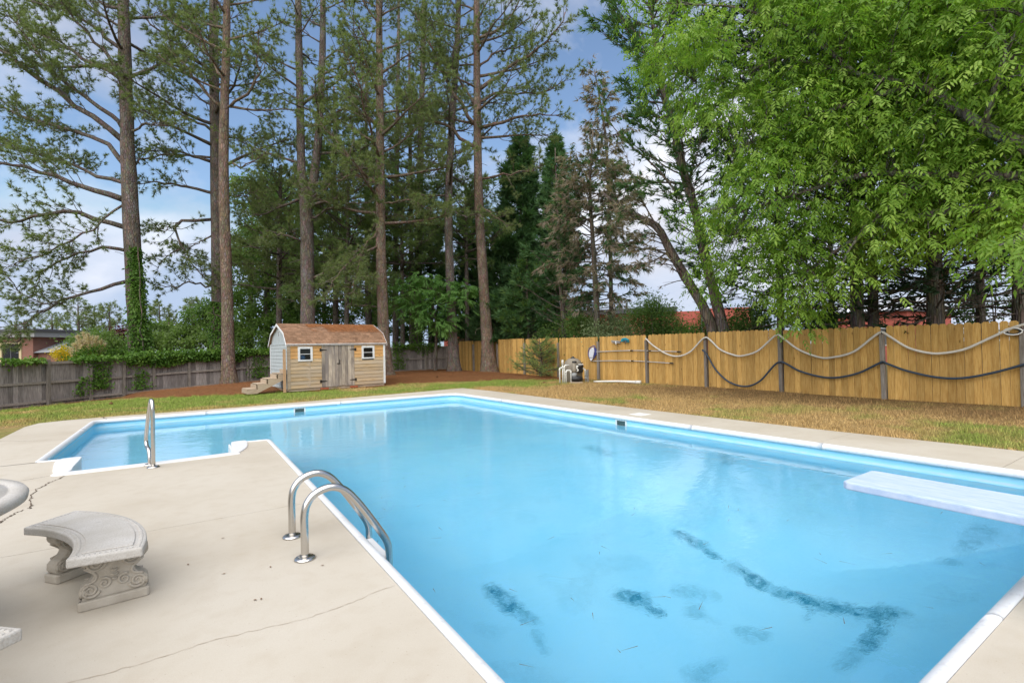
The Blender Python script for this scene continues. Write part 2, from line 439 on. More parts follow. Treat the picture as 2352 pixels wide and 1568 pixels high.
leaf('needle_light', (0.12, 0.18, 0.065), (0.20, 0.28, 0.105), (0.29, 0.37, 0.14), 0.48)
leaf('cedar', (0.05, 0.11, 0.045), (0.09, 0.18, 0.068), (0.15, 0.25, 0.09), 0.42)
leaf('cedar_brown', (0.24, 0.185, 0.14), (0.36, 0.29, 0.225), (0.46, 0.385, 0.31), 0.4)
leaf('oak', (0.065, 0.125, 0.03), (0.125, 0.215, 0.052), (0.21, 0.30, 0.08), 0.5)
leaf('pecan', (0.10, 0.20, 0.028), (0.215, 0.35, 0.052), (0.37, 0.50, 0.10), 0.52)
leaf('mimosa', (0.09, 0.20, 0.05), (0.15, 0.30, 0.08), (0.23, 0.39, 0.11), 0.5)
leaf('ivy', (0.04, 0.10, 0.015), (0.10, 0.20, 0.03), (0.20, 0.30, 0.05), 0.35)
leaf('maple', (0.09, 0.145, 0.04), (0.155, 0.235, 0.065), (0.235, 0.31, 0.095), 0.5)
leaf('variegated', (0.10, 0.15, 0.05), (0.22, 0.28, 0.13), (0.50, 0.52, 0.32), 0.3)
leaf('yellow_leaf', (0.45, 0.30, 0.01), (0.65, 0.48, 0.02), (0.75, 0.62, 0.06), 0.3)
leaf('red_leaf', (0.06, 0.012, 0.02), (0.11, 0.02, 0.03), (0.16, 0.04, 0.05), 0.3)
leaf('plume', (0.52, 0.40, 0.27), (0.68, 0.55, 0.40), (0.78, 0.68, 0.54), 0.4)
leaf('sapling', (0.19, 0.27, 0.09), (0.29, 0.38, 0.14), (0.38, 0.47, 0.19), 0.5)
# ------------------------------------------------------------------ ground
def onY(px, py, Y):
    r = ray(px, py); return EYE + r * (Y / r[1])
def vnoise(x, y, s, seed=0):                         # cheap smooth value noise
    x, y = np.asarray(x) * s + seed * 17.3, np.asarray(y) * s + seed * 5.1
    xi, yi = np.floor(x), np.floor(y); fx, fy = x - xi, y - yi
    fx, fy = fx * fx * (3 - 2 * fx), fy * fy * (3 - 2 * fy)
    h = lambda a, b: np.modf(np.abs(np.sin(a * 127.1 + b * 311.7) * 43758.5453))[0]
    return (h(xi, yi) * (1 - fx) + h(xi + 1, yi) * fx) * (1 - fy) + (h(xi, yi + 1) * (1 - fx) + h(xi + 1, yi + 1) * fx) * fy
FL = np.array([(-16, 12.5), (-9.5, 19.0), (-5.2, 23.2), (-2.2, 26.0), (2.5, 27.7), (10.0, 28.4), (14.35, 28.3)])   # grey fence line
FLZ = np.array([-0.2, -0.3, -0.33, -0.30, -0.15, 0.0, 0.02])
RX0, RX1 = 14.62, 14.38                              # honey fence: X at Y=0 and at Y=28.3
def fenceX(Y): return RX0 + (RX1 - RX0) * Y / 28.3
SF = np.array([G(283, 909, -0.15)[:2], G(400, 905)[:2], G(570, 899, 0.03)[:2], (4.5, 19.25), (7.2, 19.7), G(950, 876, 0.05)[:2], G(1150, 869, 0.05)[:2], G(1270, 870, 0.05)[:2], (14.6, 16.0)])
def strawY(x): return np.interp(x, SF[:, 0], SF[:, 1], left=60, right=60)
def fenceLY(x): return np.interp(x, FL[:, 0], FL[:, 1])
def straw_mask(x, y):
    m = y - strawY(x) + (vnoise(x, y, 1.3, 3) - 0.5) * 1.0
    strip = 0.55 - np.abs(y - fenceLY(x) + 0.45) + (vnoise(x, y, 1.1, 4) - 0.5) * 0.7
    m = np.where(x < SF[0, 0], strip, m)
    return np.clip(m * 2.2 + 0.5, 0, 1)
def gz(x, y):
    x, y = np.asarray(x, float), np.asarray(y, float)
    z = np.full(np.broadcast(x, y).shape, -0.025)
    lf = np.interp(x, FL[:, 0], FLZ)
    t = np.clip((y - 15.2) / np.maximum(fenceLY(x) - 15.2, 1), 0, 1.3) ** 1.2
    z = z + t * (lf + 0.02) * (x < 14.4)
    mound = np.clip((y - strawY(x)) / 2.2, 0, 1)
    z = z + 0.17 * mound * mound * (3 - 2 * mound) * np.clip((fenceLY(x) + 0.5 - y) / 1.5, 0, 1) * np.clip((14.4 - x) / 1.5, 0, 1)
    z = z + (vnoise(x, y, 0.6, 1) - 0.5) * 0.03
    z = np.where((x > 16) | (y > 30) | (x < -14), z - 0.15, z)
    return z
def lawn_tint(x, y):
    a = np.array
    green, tan, brown, dirt = a((0.20, 0.265, 0.052)), a((0.42, 0.285, 0.12)), a((0.25, 0.155, 0.068)), a((0.15, 0.085, 0.04))
    n = vnoise(x, y, 0.55, 7) * 0.45 + vnoise(x, y, 1.7, 8) * 0.33 + vnoise(x, y, 5.0, 9) * 0.22
    right = np.clip((x - 8.2) / 1.0, 0, 1) * np.clip((17 - y) / 5, 0, 1)
    edge = np.clip(1 - (y - 14.9 - 0.07 * x) / 1.3, 0, 1) * (x < 9)
    ft = np.clip(0.22 + 0.5 * edge + 0.58 * right + 0.25 * np.clip((x - 9) / 3, 0, 1) + (n - 0.5) * 3.0 - 0.35 * np.clip((8 - x) / 6, 0, 1), 0, 1)[..., None]
    c = green * (1 - ft) + tan * ft
    nf = np.clip((x - 11.2) / 2.6 + (n - 0.5) * 1.6, 0, 1) * np.clip((13 - y) / 3, 0, 1)
    c = c * (1 - nf[..., None]) + brown * nf[..., None]
    s = straw_mask(x, y)[..., None]
    c = c * (1 - s) + a((0.24, 0.095, 0.038)) * s
    far = ((x > fenceX(y) + 0.4) | (y > fenceLY(x) + 0.4))[..., None]
    return np.where(far, a((0.10, 0.10, 0.045)), c)
def tint_attr(me, x, y, mul=None):
    c = lawn_tint(np.asarray(x), np.asarray(y))
    if mul is not None: c = c * mul[:, None]
    at = me.attributes.new('tint', 'FLOAT_COLOR', 'POINT')
    at.data.foreach_set('color', np.c_[c, np.ones(len(c))].astype(np.float32).ravel())
def in_deck(x, y):
    return (x > -2.45) & (x < 8.1) & (y > -3.2) & (y < 14.35) | (x > -4.7) & (x < 8.5) & (y > -3.2) & (y < 9.0)
gx = np.concatenate([np.linspace(-260, -20, 14)[:-1], np.arange(-20, 17, 0.25), np.linspace(17, 300, 16)])
gy = np.concatenate([np.linspace(-200, -6, 9)[:-1], np.arange(-6, 31, 0.25), np.linspace(31, 420, 18)])
XX, YY = np.meshgrid(gx, gy, indexing='ij')
ZZ = gz(XX, YY); ZZ = np.where(in_deck(XX, YY), -0.135, ZZ)
nx, ny = XX.shape
i, j = np.meshgrid(np.arange(nx - 1), np.arange(ny - 1), indexing='ij')
F = np.stack([i * ny + j, (i + 1) * ny + j, (i + 1) * ny + j + 1, i * ny + j + 1], -1).reshape(-1, 4)
cx_, cy_ = (XX[:-1, :-1] + XX[1:, 1:]).ravel() / 2, (YY[:-1, :-1] + YY[1:, 1:]).ravel() / 2
hole = ((cx_ > 0.9) & (cx_ < 7.6) & (cy_ > 0.6) & (cy_ < 14.4)) | ((cx_ > -1.95) & (cx_ < 1.2) & (cy_ > 8.0) & (cy_ < 14.4))
mb = MB().add(np.c_[XX.ravel(), YY.ravel(), ZZ.ravel()], F[~hole])
ground = tag(mb.build('lawn', M['ground'], smooth=True), kind='structure')
tint_attr(ground.data, XX.ravel(), YY.ravel())

# ------------------------------------------------------------------ pool
def xr(Y): return 7.5 - 0.3 * (Y - 0.79) / 13.46
def arc(p, a, b, r, n=7):                             # rounded corner at p between directions a and b
    p, a, b = np.array(p, float), nrm(a), nrm(b)
    h = math.acos(np.clip(a @ b, -1, 1)) / 2; t = r / math.tan(h)
    c = p + nrm(a + b) * r / math.sin(h); s, e = p + a * t, p + b * t
    out = []
    for u in np.linspace(0, 1, n):
        v = nrm((s - c) * (1 - u) + (e - c) * u); out.append(c + v * r)
    return out
c0, c1, c2, c3, c4, c5 = (1.10, 0.79), (7.50, 0.79), (7.20, 14.25), (-1.72, 14.25), (-1.72, 9.24), (1.11, 9.02)
s1, s2, s3, s4 = (-1.28, 9.21), (-1.28, 8.13), (0.58, 8.13), (0.58, 9.08)
A_ = lambda p, q, s: arc(q, np.subtract(p, q), np.subtract(s, q), 0)
def corner(p, q, s, r, n=7): return arc(q, np.subtract(p, q), np.subtract(s, q), r, n)
path = [np.array((0.66, 9.07))] + corner(s4, c5, c0, 0.05, 4) + corner(c5, c0, c1, 0.12) + corner(c0, c1, c2, 0.3) + corner(c1, c2, c3, 0.4) + corner(c2, c3, c4, 0.22) + corner(c3, c4, s1, 0.06, 4) + [np.array((-1.40, 9.22))]
path = np.array(path)
ring = np.vstack([path, [s1, s2, s3, s4]])
pool = empty('swimming_pool', (3, 8, 0), None, None); tag(pool, 'blue vinyl lined pool basin sunk in the concrete deck', None, kind='structure')
# walls
Rg = np.vstack([ring, ring[:1]]); n = len(Rg)
mb = MB(); zs = [-0.015, -0.06, -0.2, -0.6, -2.5]
V = np.vstack([np.c_[Rg, np.full(n, z)] for z in zs])
Fw = [(k * n + q, k * n + q + 1, (k + 1) * n + q + 1, (k + 1) * n + q) for k in range(len(zs) - 1) for q in range(n - 1)]
mb.add(V, Fw).build('wall', M['liner_wall'], None, True)
wall = bpy.data.objects['wall']; wall.parent = pool; wall.matrix_parent_inverse = Matrix.Translation((-3, -8, 0))
# floor
def floor_z(x, y):
    prof = np.interp(y, [0, 5.0, 8.2, 9.5, 15], [2.35, 2.35, 1.25, 1.12, 1.08])
    e_ = (1.05 + 0.95 * np.minimum(np.minimum(np.maximum(xr(y) - x, 0), np.maximum(np.where(y < 8.5, x - 1.10, np.where(x < 1.1, x + 1.72, 99)), 0)), np.maximum(y - 0.79, 0)))
    h_ = np.clip(0.5 + (e_ - prof) / 1.4, 0, 1)
    return -(e_ * (1 - h_) + prof * h_ - 0.7 * h_ * (1 - h_))
fx, fy = np.arange(-1.9, 7.75, 0.035), np.arange(0.6, 14.45, 0.035)
X2, Y2 = np.meshgrid(fx, fy, indexing='ij'); Z2 = floor_z(X2, Y2)
alg = np.zeros_like(X2)
def seg_d(ax, ay, bx, by):
    t = np.clip(((X2 - ax) * (bx - ax) + (Y2 - ay) * (by - ay)) / ((bx - ax) ** 2 + (by - ay) ** 2), 0, 1)
    wob = (vnoise(X2, Y2, 5.0, 2) - 0.5) * 0.14
    return np.hypot(X2 - ax - t * (bx - ax), Y2 - ay - t * (by - ay)) + wob, t
def SG(p, q, w, s):
    a_, b_ = RW(*p, -2.15), RW(*q, -2.15); return (a_[0], a_[1], b_[0], b_[1], w, s)
for (ax, ay, bx, by, w, s) in [SG((1560, 1205), (1600, 1235), 0.10, 1.0), SG((1600, 1235), (1680, 1275), 0.06, 1.0), SG((1680, 1275), (1745, 1312), 0.10, 1.0), SG((1800, 1340), (1920, 1390), 0.09, 1.0), SG((1920, 1390), (2040, 1430), 0.13, 1.0), SG((2040, 1430), (1985, 1525), 0.06, 0.9), SG((1985, 1525), (1940, 1568), 0.10, 0.5),
                               SG((1135, 1342), (1185, 1375), 0.13, 1.0), SG((1185, 1375), (1215, 1400), 0.10, 0.7), SG((1430, 1338), (1455, 1350), 0.12, 1.0), SG((1455, 1350), (1515, 1378), 0.06, 1.0), SG((1870, 1380), (1850, 1410), 0.05, 0.5), SG((1700, 1420), (1760, 1440), 0.08, 0.35), SG((1600, 1380), (1640, 1400), 0.08, 0.35), SG((2280, 1215), (2340, 1240), 0.12, 0.5), SG((2180, 1310), (2260, 1270), 0.07, 0.4), SG((1640, 1340), (1560, 1330), 0.08, 0.35), SG((1640, 1500), (1600, 1520), 0.1, 0.4), SG((1230, 1440), (1250, 1480), 0.06, 0.4), SG((1360, 1045), (1395, 1060), 0.15, 0.5), SG((1660, 1080), (1680, 1100), 0.10, 0.4)]:
    d_, t_ = seg_d(ax, ay, bx, by); alg = np.maximum(alg, s * np.clip(1.35 - d_ / w, 0, 1))
alg = np.maximum(alg, 0.13 * np.clip((vnoise(X2, Y2, 1.1, 5) * vnoise(X2, Y2, 3.7, 6) - 0.42) * 6, 0, 1) * np.clip((7 - Y2) / 3, 0, 1))
nx, ny = X2.shape; i, j = np.meshgrid(np.arange(nx - 1), np.arange(ny - 1), indexing='ij')
F = np.stack([i * ny + j, (i + 1) * ny + j, (i + 1) * ny + j + 1, i * ny + j + 1], -1).reshape(-1, 4)
MB().add(np.c_[X2.ravel(), Y2.ravel(), Z2.ravel()], F, alg.ravel()).build('floor', M['liner_floor'], pool, True)
# water
WZ = -0.185
mb = MB(); mb.add(np.c_[ring, np.full(len(ring), WZ)], np.zeros((0, 4), int)); mb.f = [np.arange(len(ring))[None]]
water = tag(mb.build('water', M['water']), kind='structure')
# coping: half-round white edging in lengths
prof = np.array([(-0.04, -0.07), (-0.052, -0.045), (-0.05, -0.02), (-0.036, 0.0), (-0.012, 0.012), (0.012, 0.013), (0.024, 0.008), (0.027, 0.0), (0.027, -0.02), (0.0, -0.06)])
def sweep(P, prof, side=1):
    P = np.asarray(P, float); T = nrm(np.gradient(P, axis=0)); S = np.c_[T[:, 1], -T[:, 0]] * side
    n, m = len(P), len(prof); mb = MB()
    V = np.stack([np.c_[P + S * o, np.full(n, z)] for o, z in prof], 1).reshape(-1, 3)
    F = [(a * m + b, (a + 1) * m + b, (a + 1) * m + (b + 1) % m, a * m + (b + 1) % m) for a in range(n - 1) for b in range(m)]
    mb.add(V, F); mb.f += [np.arange(m - 1, -1, -1)[None], np.arange((n - 1) * m, n * m)[None]]
    return mb
dense = [path[0]]
for a, b in zip(path[:-1], path[1:]):
    k_ = max(1, int(np.linalg.norm(b - a) / 0.15)); dense += [a + (b - a) * t for t in np.linspace(0, 1, k_ + 1)[1:]]
dense = np.array(dense); cum = np.r_[0, np.cumsum(np.linalg.norm(np.diff(dense, axis=0), axis=1))]
cuts = [0, 4.2, 8.0, 9.3, 11.0, 14.6, 17.5, 19.6, 22.6, 25.6, 28.2, 31.8, 35.0, 38.6, 42.0, cum[-1]]
cuts = [c for c in cuts if c <= cum[-1]]
for a, b in zip(cuts[:-1], cuts[1:]):
    ts = np.unique(np.r_[a + 0.0015, cum[(cum > a + 0.01) & (cum < b - 0.01)], b - 0.0015])
    pp = np.c_[np.interp(ts, cum, dense[:, 0]), np.interp(ts, cum, dense[:, 1])]
    sweep(pp, prof).build('coping', M['coping'], pool, True)
for c in (9.3, 22.6, 28.2):                           # clips over the joints
    ts = np.linspace(c - 0.05, c + 0.05, 4); pp = np.c_[np.interp(ts, cum, dense[:, 0]), np.interp(ts, cum, dense[:, 1])]
    sweep(pp, prof * 1.08 + (0, 0.002)).build('coping_clip', M['coping'], pool, True)

# fibreglass entry steps
st = empty('pool_steps', (-0.35, 8.6, -0.2), 'white moulded entry steps with flared rim set into the deck edge', 'pool steps')
rim = [(-1.46, 9.25), (-1.50, 9.05), (-1.44, 8.55), (-1.37, 8.20), (-1.20, 8.00), (0.46, 8.02), (0.62, 8.14), (0.76, 8.55), (0.80, 9.05), (0.76, 9.14), (0.62, 9.13), (0.575, 9.0), (0.55, 8.35), (0.42, 8.17), (-1.08, 8.15), (-1.22, 8.30), (-1.24, 9.05), (-1.27, 9.24)]
ri = smoothpath(rim + [rim[0]], 72)[:-1]
MB().prism(ri, -0.03, 0.018).build('rim', M['step_white'], st, False, bevel=0.008)
for y0, y1, zt in [(8.05, 8.40, -0.30), (8.40, 8.75, -0.52), (8.75, 9.12, -0.74)]:
    MB().box((-1.26, y0, zt - 0.3), (0.56, y1 - 0.002, zt)).build('tread', M['step_white'], st, bevel=0.02)
for x0, x1 in ((-1.275, -1.25), (0.55, 0.575)):
    MB().box((x0, 8.14, -1.0), (x1, 9.2, -0.032)).build('side_wall', M['step_white'], st)
MB().box((-1.27, 8.135, -1.0), (0.57, 8.15, -0.034)).build('riser', M['step_white'], st)

# skimmers in the pool wall
def skimmer(c, ax, nin, label):
    r = empty('skimmer', c, label, 'skimmer', 'skimmer openings in the pool wall')
    c, ax, nin = np.array(c), np.array(ax, float), np.array(nin, float); W, Hh = 0.15, 0.085
    def slab(u0, u1, z0, z1, d0, d1, name, mt):
        P = [c + ax * u + np.array((0, 0, z)) + nin * d0 for u, z in ((u0, z0), (u1, z0), (u1, z1), (u0, z1))]
        return MB().extrude(P, nin * (d1 - d0)).build(name, mt, r)
    slab(-W, W, Hh - 0.035, Hh, 0.003, 0.016, 'frame_top', M['plastic_white'])
    slab(-W, W, -Hh, -Hh + 0.03, 0.003, 0.016, 'frame_bottom', M['plastic_white'])
    slab(-W, -W + 0.035, -Hh + 0.03, Hh - 0.035, 0.003, 0.0155, 'frame_side', M['plastic_white'])
    slab(W - 0.035, W, -Hh + 0.03, Hh - 0.035, 0.003, 0.0155, 'frame_side', M['plastic_white'])
    slab(-W + 0.035, W - 0.035, -Hh + 0.03, Hh - 0.035, 0.002, 0.006, 'opening', M['skimmer_dark'])
    for u in (-0.1, -0.035, 0.035, 0.1):
        p = c + ax * u + np.array((0, 0, Hh - 0.017)) + nin * 0.016
        MB().tube([p, p + nin * 0.004], 0.006, 8).build('screw', M['grey_cap'], r)
p1 = onY(688, 943, 14.25); skimmer((p1[0], 14.25, -0.145), (1, 0, 0), (0, -1, 0), 'white skimmer mouth in the pool wall facing the shed')
p2 = onX(1425, 970, 7.33); skimmer((xr(p2[1]), p2[1], -0.145), (0.022, -1, 0), (-1, -0.022, 0), 'white skimmer mouth in the pool wall along the honey fence')
lid = MB().box((7.66, 6.95, 0.0), (7.98, 7.27, 0.008)).build('deck_hatch', M['plastic_white'], bevel=0.004)
tag(lid, 'flat white square hatch cover set in the deck strip', 'hatch cover')

# ------------------------------------------------------------------ concrete deck in slabs
deck = empty('pool_deck', (0, 4, -0.12), None, None); tag(deck, 'pale sand coloured concrete pool deck with joints', kind='structure')
offp = dense + np.c_[nrm(np.gradient(dense, axis=0))[:, 1], -nrm(np.gradient(dense, axis=0))[:, 0]] * 0.03
def along(s0, s1): return [tuple(p) for p in offp[(cum >= s0) & (cum <= s1)]]
def s_at(x, y): return cum[np.argmin(np.hypot(dense[:, 0] - x, dense[:, 1] - y))]
def xo(Y): return float(np.interp(Y, [-3, 1.7, 4, 8, 14.3, 15.84], [9.2, 8.85, 8.63, 8.48, 8.43, 8.28]))
Gp = 0.003
slabs = []
ys = [-3.4, 1.62, 3.53, 5.44, 14.02]
for a, b in zip(ys[1:-1], ys[2:]):
    m_ = [(xo(y), y) for y in np.linspace(a + Gp, b - Gp, 6)]
    slabs.append([(xr(a + Gp) + 0.03, a + Gp)] + m_ + [(xr(b - Gp) + 0.03, b - Gp)])
inner = along(s_at(7.2, 14.04), s_at(-1.72, 14.02))
slabs.append([(8.43, 14.02 + Gp), (8.28, 15.84), (5.53, 15.43), (1.14, 14.86), (-1.3, 14.90), (-2.30, 14.78), (-2.68, 14.56), (-2.79, 14.03)] + inner[::-1])
inner = along(s_at(-1.72, 14.0), s_at(-1.42, 9.22))
slabs.append([(-2.79, 14.02 - Gp), (-2.76, 12.2), (-2.75, 9.23), (-1.45, 9.25)] + inner[::-1])
inner = along(s_at(0.70, 9.06), s_at(1.10, 5.05))
slabs.append([(-5, 5.05 + Gp), (1.07, 5.05 + Gp)] + inner[::-1] + [(0.60, 9.07), (0.60, 8.11), (-1.30, 8.11), (-1.30, 9.21), (-2.75, 9.22), (-5, 9.22)])
slabs.append([(-5, 0.75 + Gp), (1.07, 0.75 + Gp), (1.07, 5.05 - Gp), (-5, 5.05 - Gp)])
slabs.append([(-5, -3.4), (1.07 - Gp, -3.4), (1.07 - Gp, 0.75 - Gp), (-5, 0.75 - Gp)])
slabs.append([(1.07 + Gp, -3.4), (4.6 - Gp, -3.4), (4.6 - Gp, 0.76), (1.07 + Gp, 0.76)])
inner = along(s_at(4.7, 0.79), s_at(7.49, 1.62))
slabs.append([(4.6 + Gp, -3.4), (9.1, -3.4), (8.85, 1.62 - Gp), (7.51, 1.62 - Gp)] + inner[::-1] + [(4.6 + Gp, 0.76)])
from mathutils.geometry import tessellate_polygon
for pl in slabs:
    a_ = np.array(pl); ar = np.sum(a_[:, 0] * np.roll(a_[:, 1], -1) - a_[:, 1] * np.roll(a_[:, 0], -1))
    if ar < 0: pl = pl[::-1]
    P3 = [Vector((x, y, 0)) for x, y in pl]; nP = len(pl)
    tri = np.array(tessellate_polygon([P3]))
    a_ = np.array(pl); nr = np.cross(a_[tri[:, 1]] - a_[tri[:, 0]], a_[tri[:, 2]] - a_[tri[:, 0]]); tri[nr < 0] = tri[nr < 0][:, ::-1]
    mb = MB(); mb.add(np.vstack([np.c_[a_, np.zeros(nP)], np.c_[a_, np.full(nP, -0.12)]]), tri)
    mb.f.append(np.array([(q + nP, (q + 1) % nP + nP, (q + 1) % nP, q) for q in range(nP)]))
    mb.build('slab', M['deck'], deck)
def crack(pts, w, wig=0.03, n=60, mt='crack'):
    P = smoothpath(pts, n); P = P + np.c_[np.cumsum(rng.normal(size=(n, 2)) * wig * 0.3, axis=0) * 0.5 + rng.normal(size=(n, 2)) * wig * 0.3]
    T = nrm(np.gradient(P, axis=0)); S = np.c_[-T[:, 1], T[:, 0]]; ww = w * (0.4 + rng.random(n))[:, None]
    V = np.vstack([np.c_[P + S * ww, np.full(n, 0.003)], np.c_[P - S * ww, np.full(n, 0.003)]])
    MB().add(V, [(q, q + n, q + n + 1, q + 1) for q in range(n - 1)]).build('crack', M[mt], deck)
crack([(-1.24, 7.98), (-1.31, 7.76), (-1.38, 7.4), (-1.36, 7.0), (-1.30, 6.62), (-1.29, 6.5)], 0.006)
crack([(-1.30, 6.48), (-1.36, 6.2), (-1.40, 5.95), (-1.62, 5.6)], 0.006)
crack([(-1.38, 8.1), (-1.9, 7.9), (-2.6, 7.75)], 0.003, 0.01)
crack([(-2.75, 12.0), (-2.2, 11.6), (-1.85, 11.4)], 0.003, 0.01)
crack([(1.05, 2.96), (0.6, 2.90), (0.12, 2.94), (-0.25, 2.92), (-0.9, 2.98), (-2.0, 2.9)], 0.0016, 0.014, 90, 'hairline')
crack([(-1.62, 14.87), (-1.58, 14.6), (-1.5, 14.36)], 0.012, 0.03, 20)
# ------------------------------------------------------------------ stainless rails and ladder
def flange(c, parent):
    MB().lathe([(0.0, 0.0), (0.072, 0.0), (0.072, 0.006), (0.060, 0.015), (0.032, 0.019), (0.0, 0.019)], 24, c).build('flange', M['steel'], parent, True)
lad = empty('pool_ladder', (0.68, 3.95, 0), 'stainless pool ladder with two arched rails on the deck edge', 'ladder')
for Y in (4.203, 3.706):
    pr = [(0.677, 0.012), (0.677, 0.15), (0.677, 0.30), (0.70, 0.385), (0.76, 0.445), (0.86, 0.468), (0.955, 0.43), (1.04, 0.335), (1.14, 0.19), (1.235, 0.04), (1.268, -0.03), (1.278, -0.10), (1.278, -0.3), (1.278, -0.62)]
    MB().tube(smoothpath([(x, Y, z) for x, z in pr], 60), 0.027, 16).build('rail', M['steel'], lad, True)
    flange((0.677, Y, 0.002), lad)
    p = (1.278, Y, -0.62); MB().lathe([(0, -0.03), (0.03, -0.03), (0.03, 0.0), (0, 0.0)], 14, p).build('foot_cap', M['plastic_white'], lad, True)
for zt in (-0.15, -0.42):
    MB().box((1.195, 3.728, zt - 0.03), (1.30, 4.181, zt + 0.012)).build('tread', M['step_white'], lad, bevel=0.012)
hr = empty('handrail', (-0.365, 7.83, 0), 'single stainless figure-four handrail beside the white entry steps', 'handrail')
dv = np.array((-0.22, 0.975))
pr = [(0, 0.012), (0, 0.3), (0, 0.62), (0.005, 0.78), (0.05, 0.845), (0.12, 0.835), (0.19, 0.75), (0.33, 0.52), (0.42, 0.34), (0.42, 0.26), (0.37, 0.215), (0.29, 0.20), (0.225, 0.15), (0.205, 0.08), (0.205, 0.012)]
MB().tube(smoothpath([(-0.367 + dv[0] * s, 7.83 + dv[1] * s, z) for s, z in pr], 70), 0.0235, 16).build('rail', M['steel'], hr, True)
for s in (0, 0.205): flange((-0.367 + dv[0] * s, 7.83 + dv[1] * s, 0.002), hr)

# ------------------------------------------------------------------ diving board
db = empty('diving_board', (3.93, -0.6, 0), 'white gritty diving board reaching over the deep end', 'diving board')
bo = [(3.69, -1.45), (4.172, -1.45), (4.172, 1.56), (4.15, 1.59), (3.71, 1.585), (3.69, 1.555)]
MB().prism(bo, 0.447, 0.50).build('board', M['board_top'], db, bevel=0.01)
for y in (-0.25, -1.25):
    for x in (3.74, 4.12):
        MB().tube([(x, y, 0.012), (x, y, 0.3), (x, y + (0.08 if y > -1 else -0.04), 0.4455)], 0.025, 10).build('leg', M['plastic_white'], db, True)
    MB().box((3.70, y - 0.06, 0.0), (4.16, y + 0.06, 0.012)).build('base_plate', M['plastic_white'], db)

# ------------------------------------------------------------------ concrete table and curved benches
TC = np.array((-1.499, 3.677))
def pol(r, a): a = math.radians(a); return np.array((TC[0] + r * math.cos(a), TC[1] + r * math.sin(a)))
def sector(r0, r1, a0, a1, n=18, rc=0.02):
    o = [pol(r1, a) for a in np.linspace(a0, a1, n)]; i_ = [pol(r0, a) for a in np.linspace(a1, a0, n)]
    return o + i_
def bench(a0, a1, label):
    am = (a0 + a1) / 2
    r = empty('curved_bench', (*pol(1.135, am), 0), label, 'bench', 'curved concrete benches around the round table')
    se = MB().prism(sector(0.95, 1.29, a0, a1), 0.300, 0.352).build('seat', M['stone'], r, bevel=0.010)
    m_ = math.degrees(0.06 / 1.1)
    MB().prism(sector(1.005, 1.235, a0 + m_, a1 - m_), 0.3505, 0.359).build('top_panel', M['stone'], se, bevel=0.006).location = (0, 0, 0)
    bd = MB()                                          # beaded border pressed into the rim
    pts = [pol(rr, a) for rr in (0.977, 1.263) for a in np.arange(a0 + 1.5, a1 - 1, math.degrees(0.024 / rr))] + [pol(rr, a) for a in (a0 + 1.4, a1 - 1.4) for rr in np.arange(0.99, 1.26, 0.024)]
    for p in pts:
        bd.lathe([(0.0, 0.0), (0.0125, 0.0), (0.010, 0.004), (0.0, 0.006)], 6, (p[0] + rng.normal() * 0.001, p[1], 0.3515))
    tag(bd.build('beading', M['stone'], se), kind='stuff')
    for la in (a0 + 11.5, a1 - 11.5):
        c = pol(1.135, la); e = (pol(1.3, la) - pol(1.0, la)) / 0.3; tn = np.array((-e[1], e[0]))
        W = lambda u, z, t: np.array((c[0] + e[0] * u + tn[0] * t, c[1] + e[1] * u + tn[1] * t, z))
        half = [(0.145, 0.052), (0.158, 0.075), (0.160, 0.105), (0.148, 0.130), (0.118, 0.148), (0.098, 0.170), (0.094, 0.195), (0.110, 0.218), (0.140, 0.240), (0.160, 0.268), (0.158, 0.296), (0.145, 0.311)]
        hs = smoothpath([(u, z, 0) for u, z in half], 26)[:, :2]
        ol = [W(u, z, -0.045) for u, z in hs] + [W(-u, z, -0.045) for u, z in hs[::-1]]
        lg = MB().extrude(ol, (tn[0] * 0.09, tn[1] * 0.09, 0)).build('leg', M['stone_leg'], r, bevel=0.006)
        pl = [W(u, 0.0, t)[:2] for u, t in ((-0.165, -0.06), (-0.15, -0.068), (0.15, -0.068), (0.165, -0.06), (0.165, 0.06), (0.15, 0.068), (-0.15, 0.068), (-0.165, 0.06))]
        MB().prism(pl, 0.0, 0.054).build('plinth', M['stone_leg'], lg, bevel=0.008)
        for t in (-0.046, 0.046):
            rel = MB()
            for sg in (-1, 1):
                for (cu, cz, R0, tw, ph) in ((0.085, 0.253, 0.056, 2.4, 0.3), (0.108, 0.104, 0.042, 2.0, 3.4), (0.045, 0.13, 0.032, 1.5, 1.0)):
                    th = np.linspace(0, tw * 2 * math.pi, 40); rr = R0 * (1 - th / th[-1] * 0.85)
                    rel.tube([W(sg * (cu + q * math.cos(a + ph)), cz + q * math.sin(a + ph), t) for q, a in zip(rr, th)], np.linspace(0.009, 0.005, 40), 6)
                rel.tube(smoothpath([W(sg * 0.135, 0.235, t), W(sg * 0.085, 0.19, t), W(sg * 0.09, 0.155, t), W(sg * 0.135, 0.14, t)], 14), 0.008, 6)
                for q in range(3):
                    rel.tube([W(sg * (0.128 + 0.011 * q), 0.075, t), W(sg * (0.122 + 0.013 * q), 0.115, t)], 0.008, 6)
            for zz, rr in ((0.20, 0.013), (0.175, 0.018), (0.15, 0.012), (0.27, 0.014)):
                rel.tube([W(-rr, zz, t), W(0, zz - 0.01, t), W(rr, zz, t)], 0.008, 6)
            rel.build('scroll_relief', M['stone_leg'], lg, True)
    return r
bench(-6.8, 50.0, 'weathered curved concrete bench with two scroll legs facing the ladder')
bench(-101, -43.5, 'curved concrete bench cut off by the left picture edge, nearest the camera')
tb = empty('round_table', (*TC, 0), 'round concrete table with grooved rim at the left picture edge', 'table')
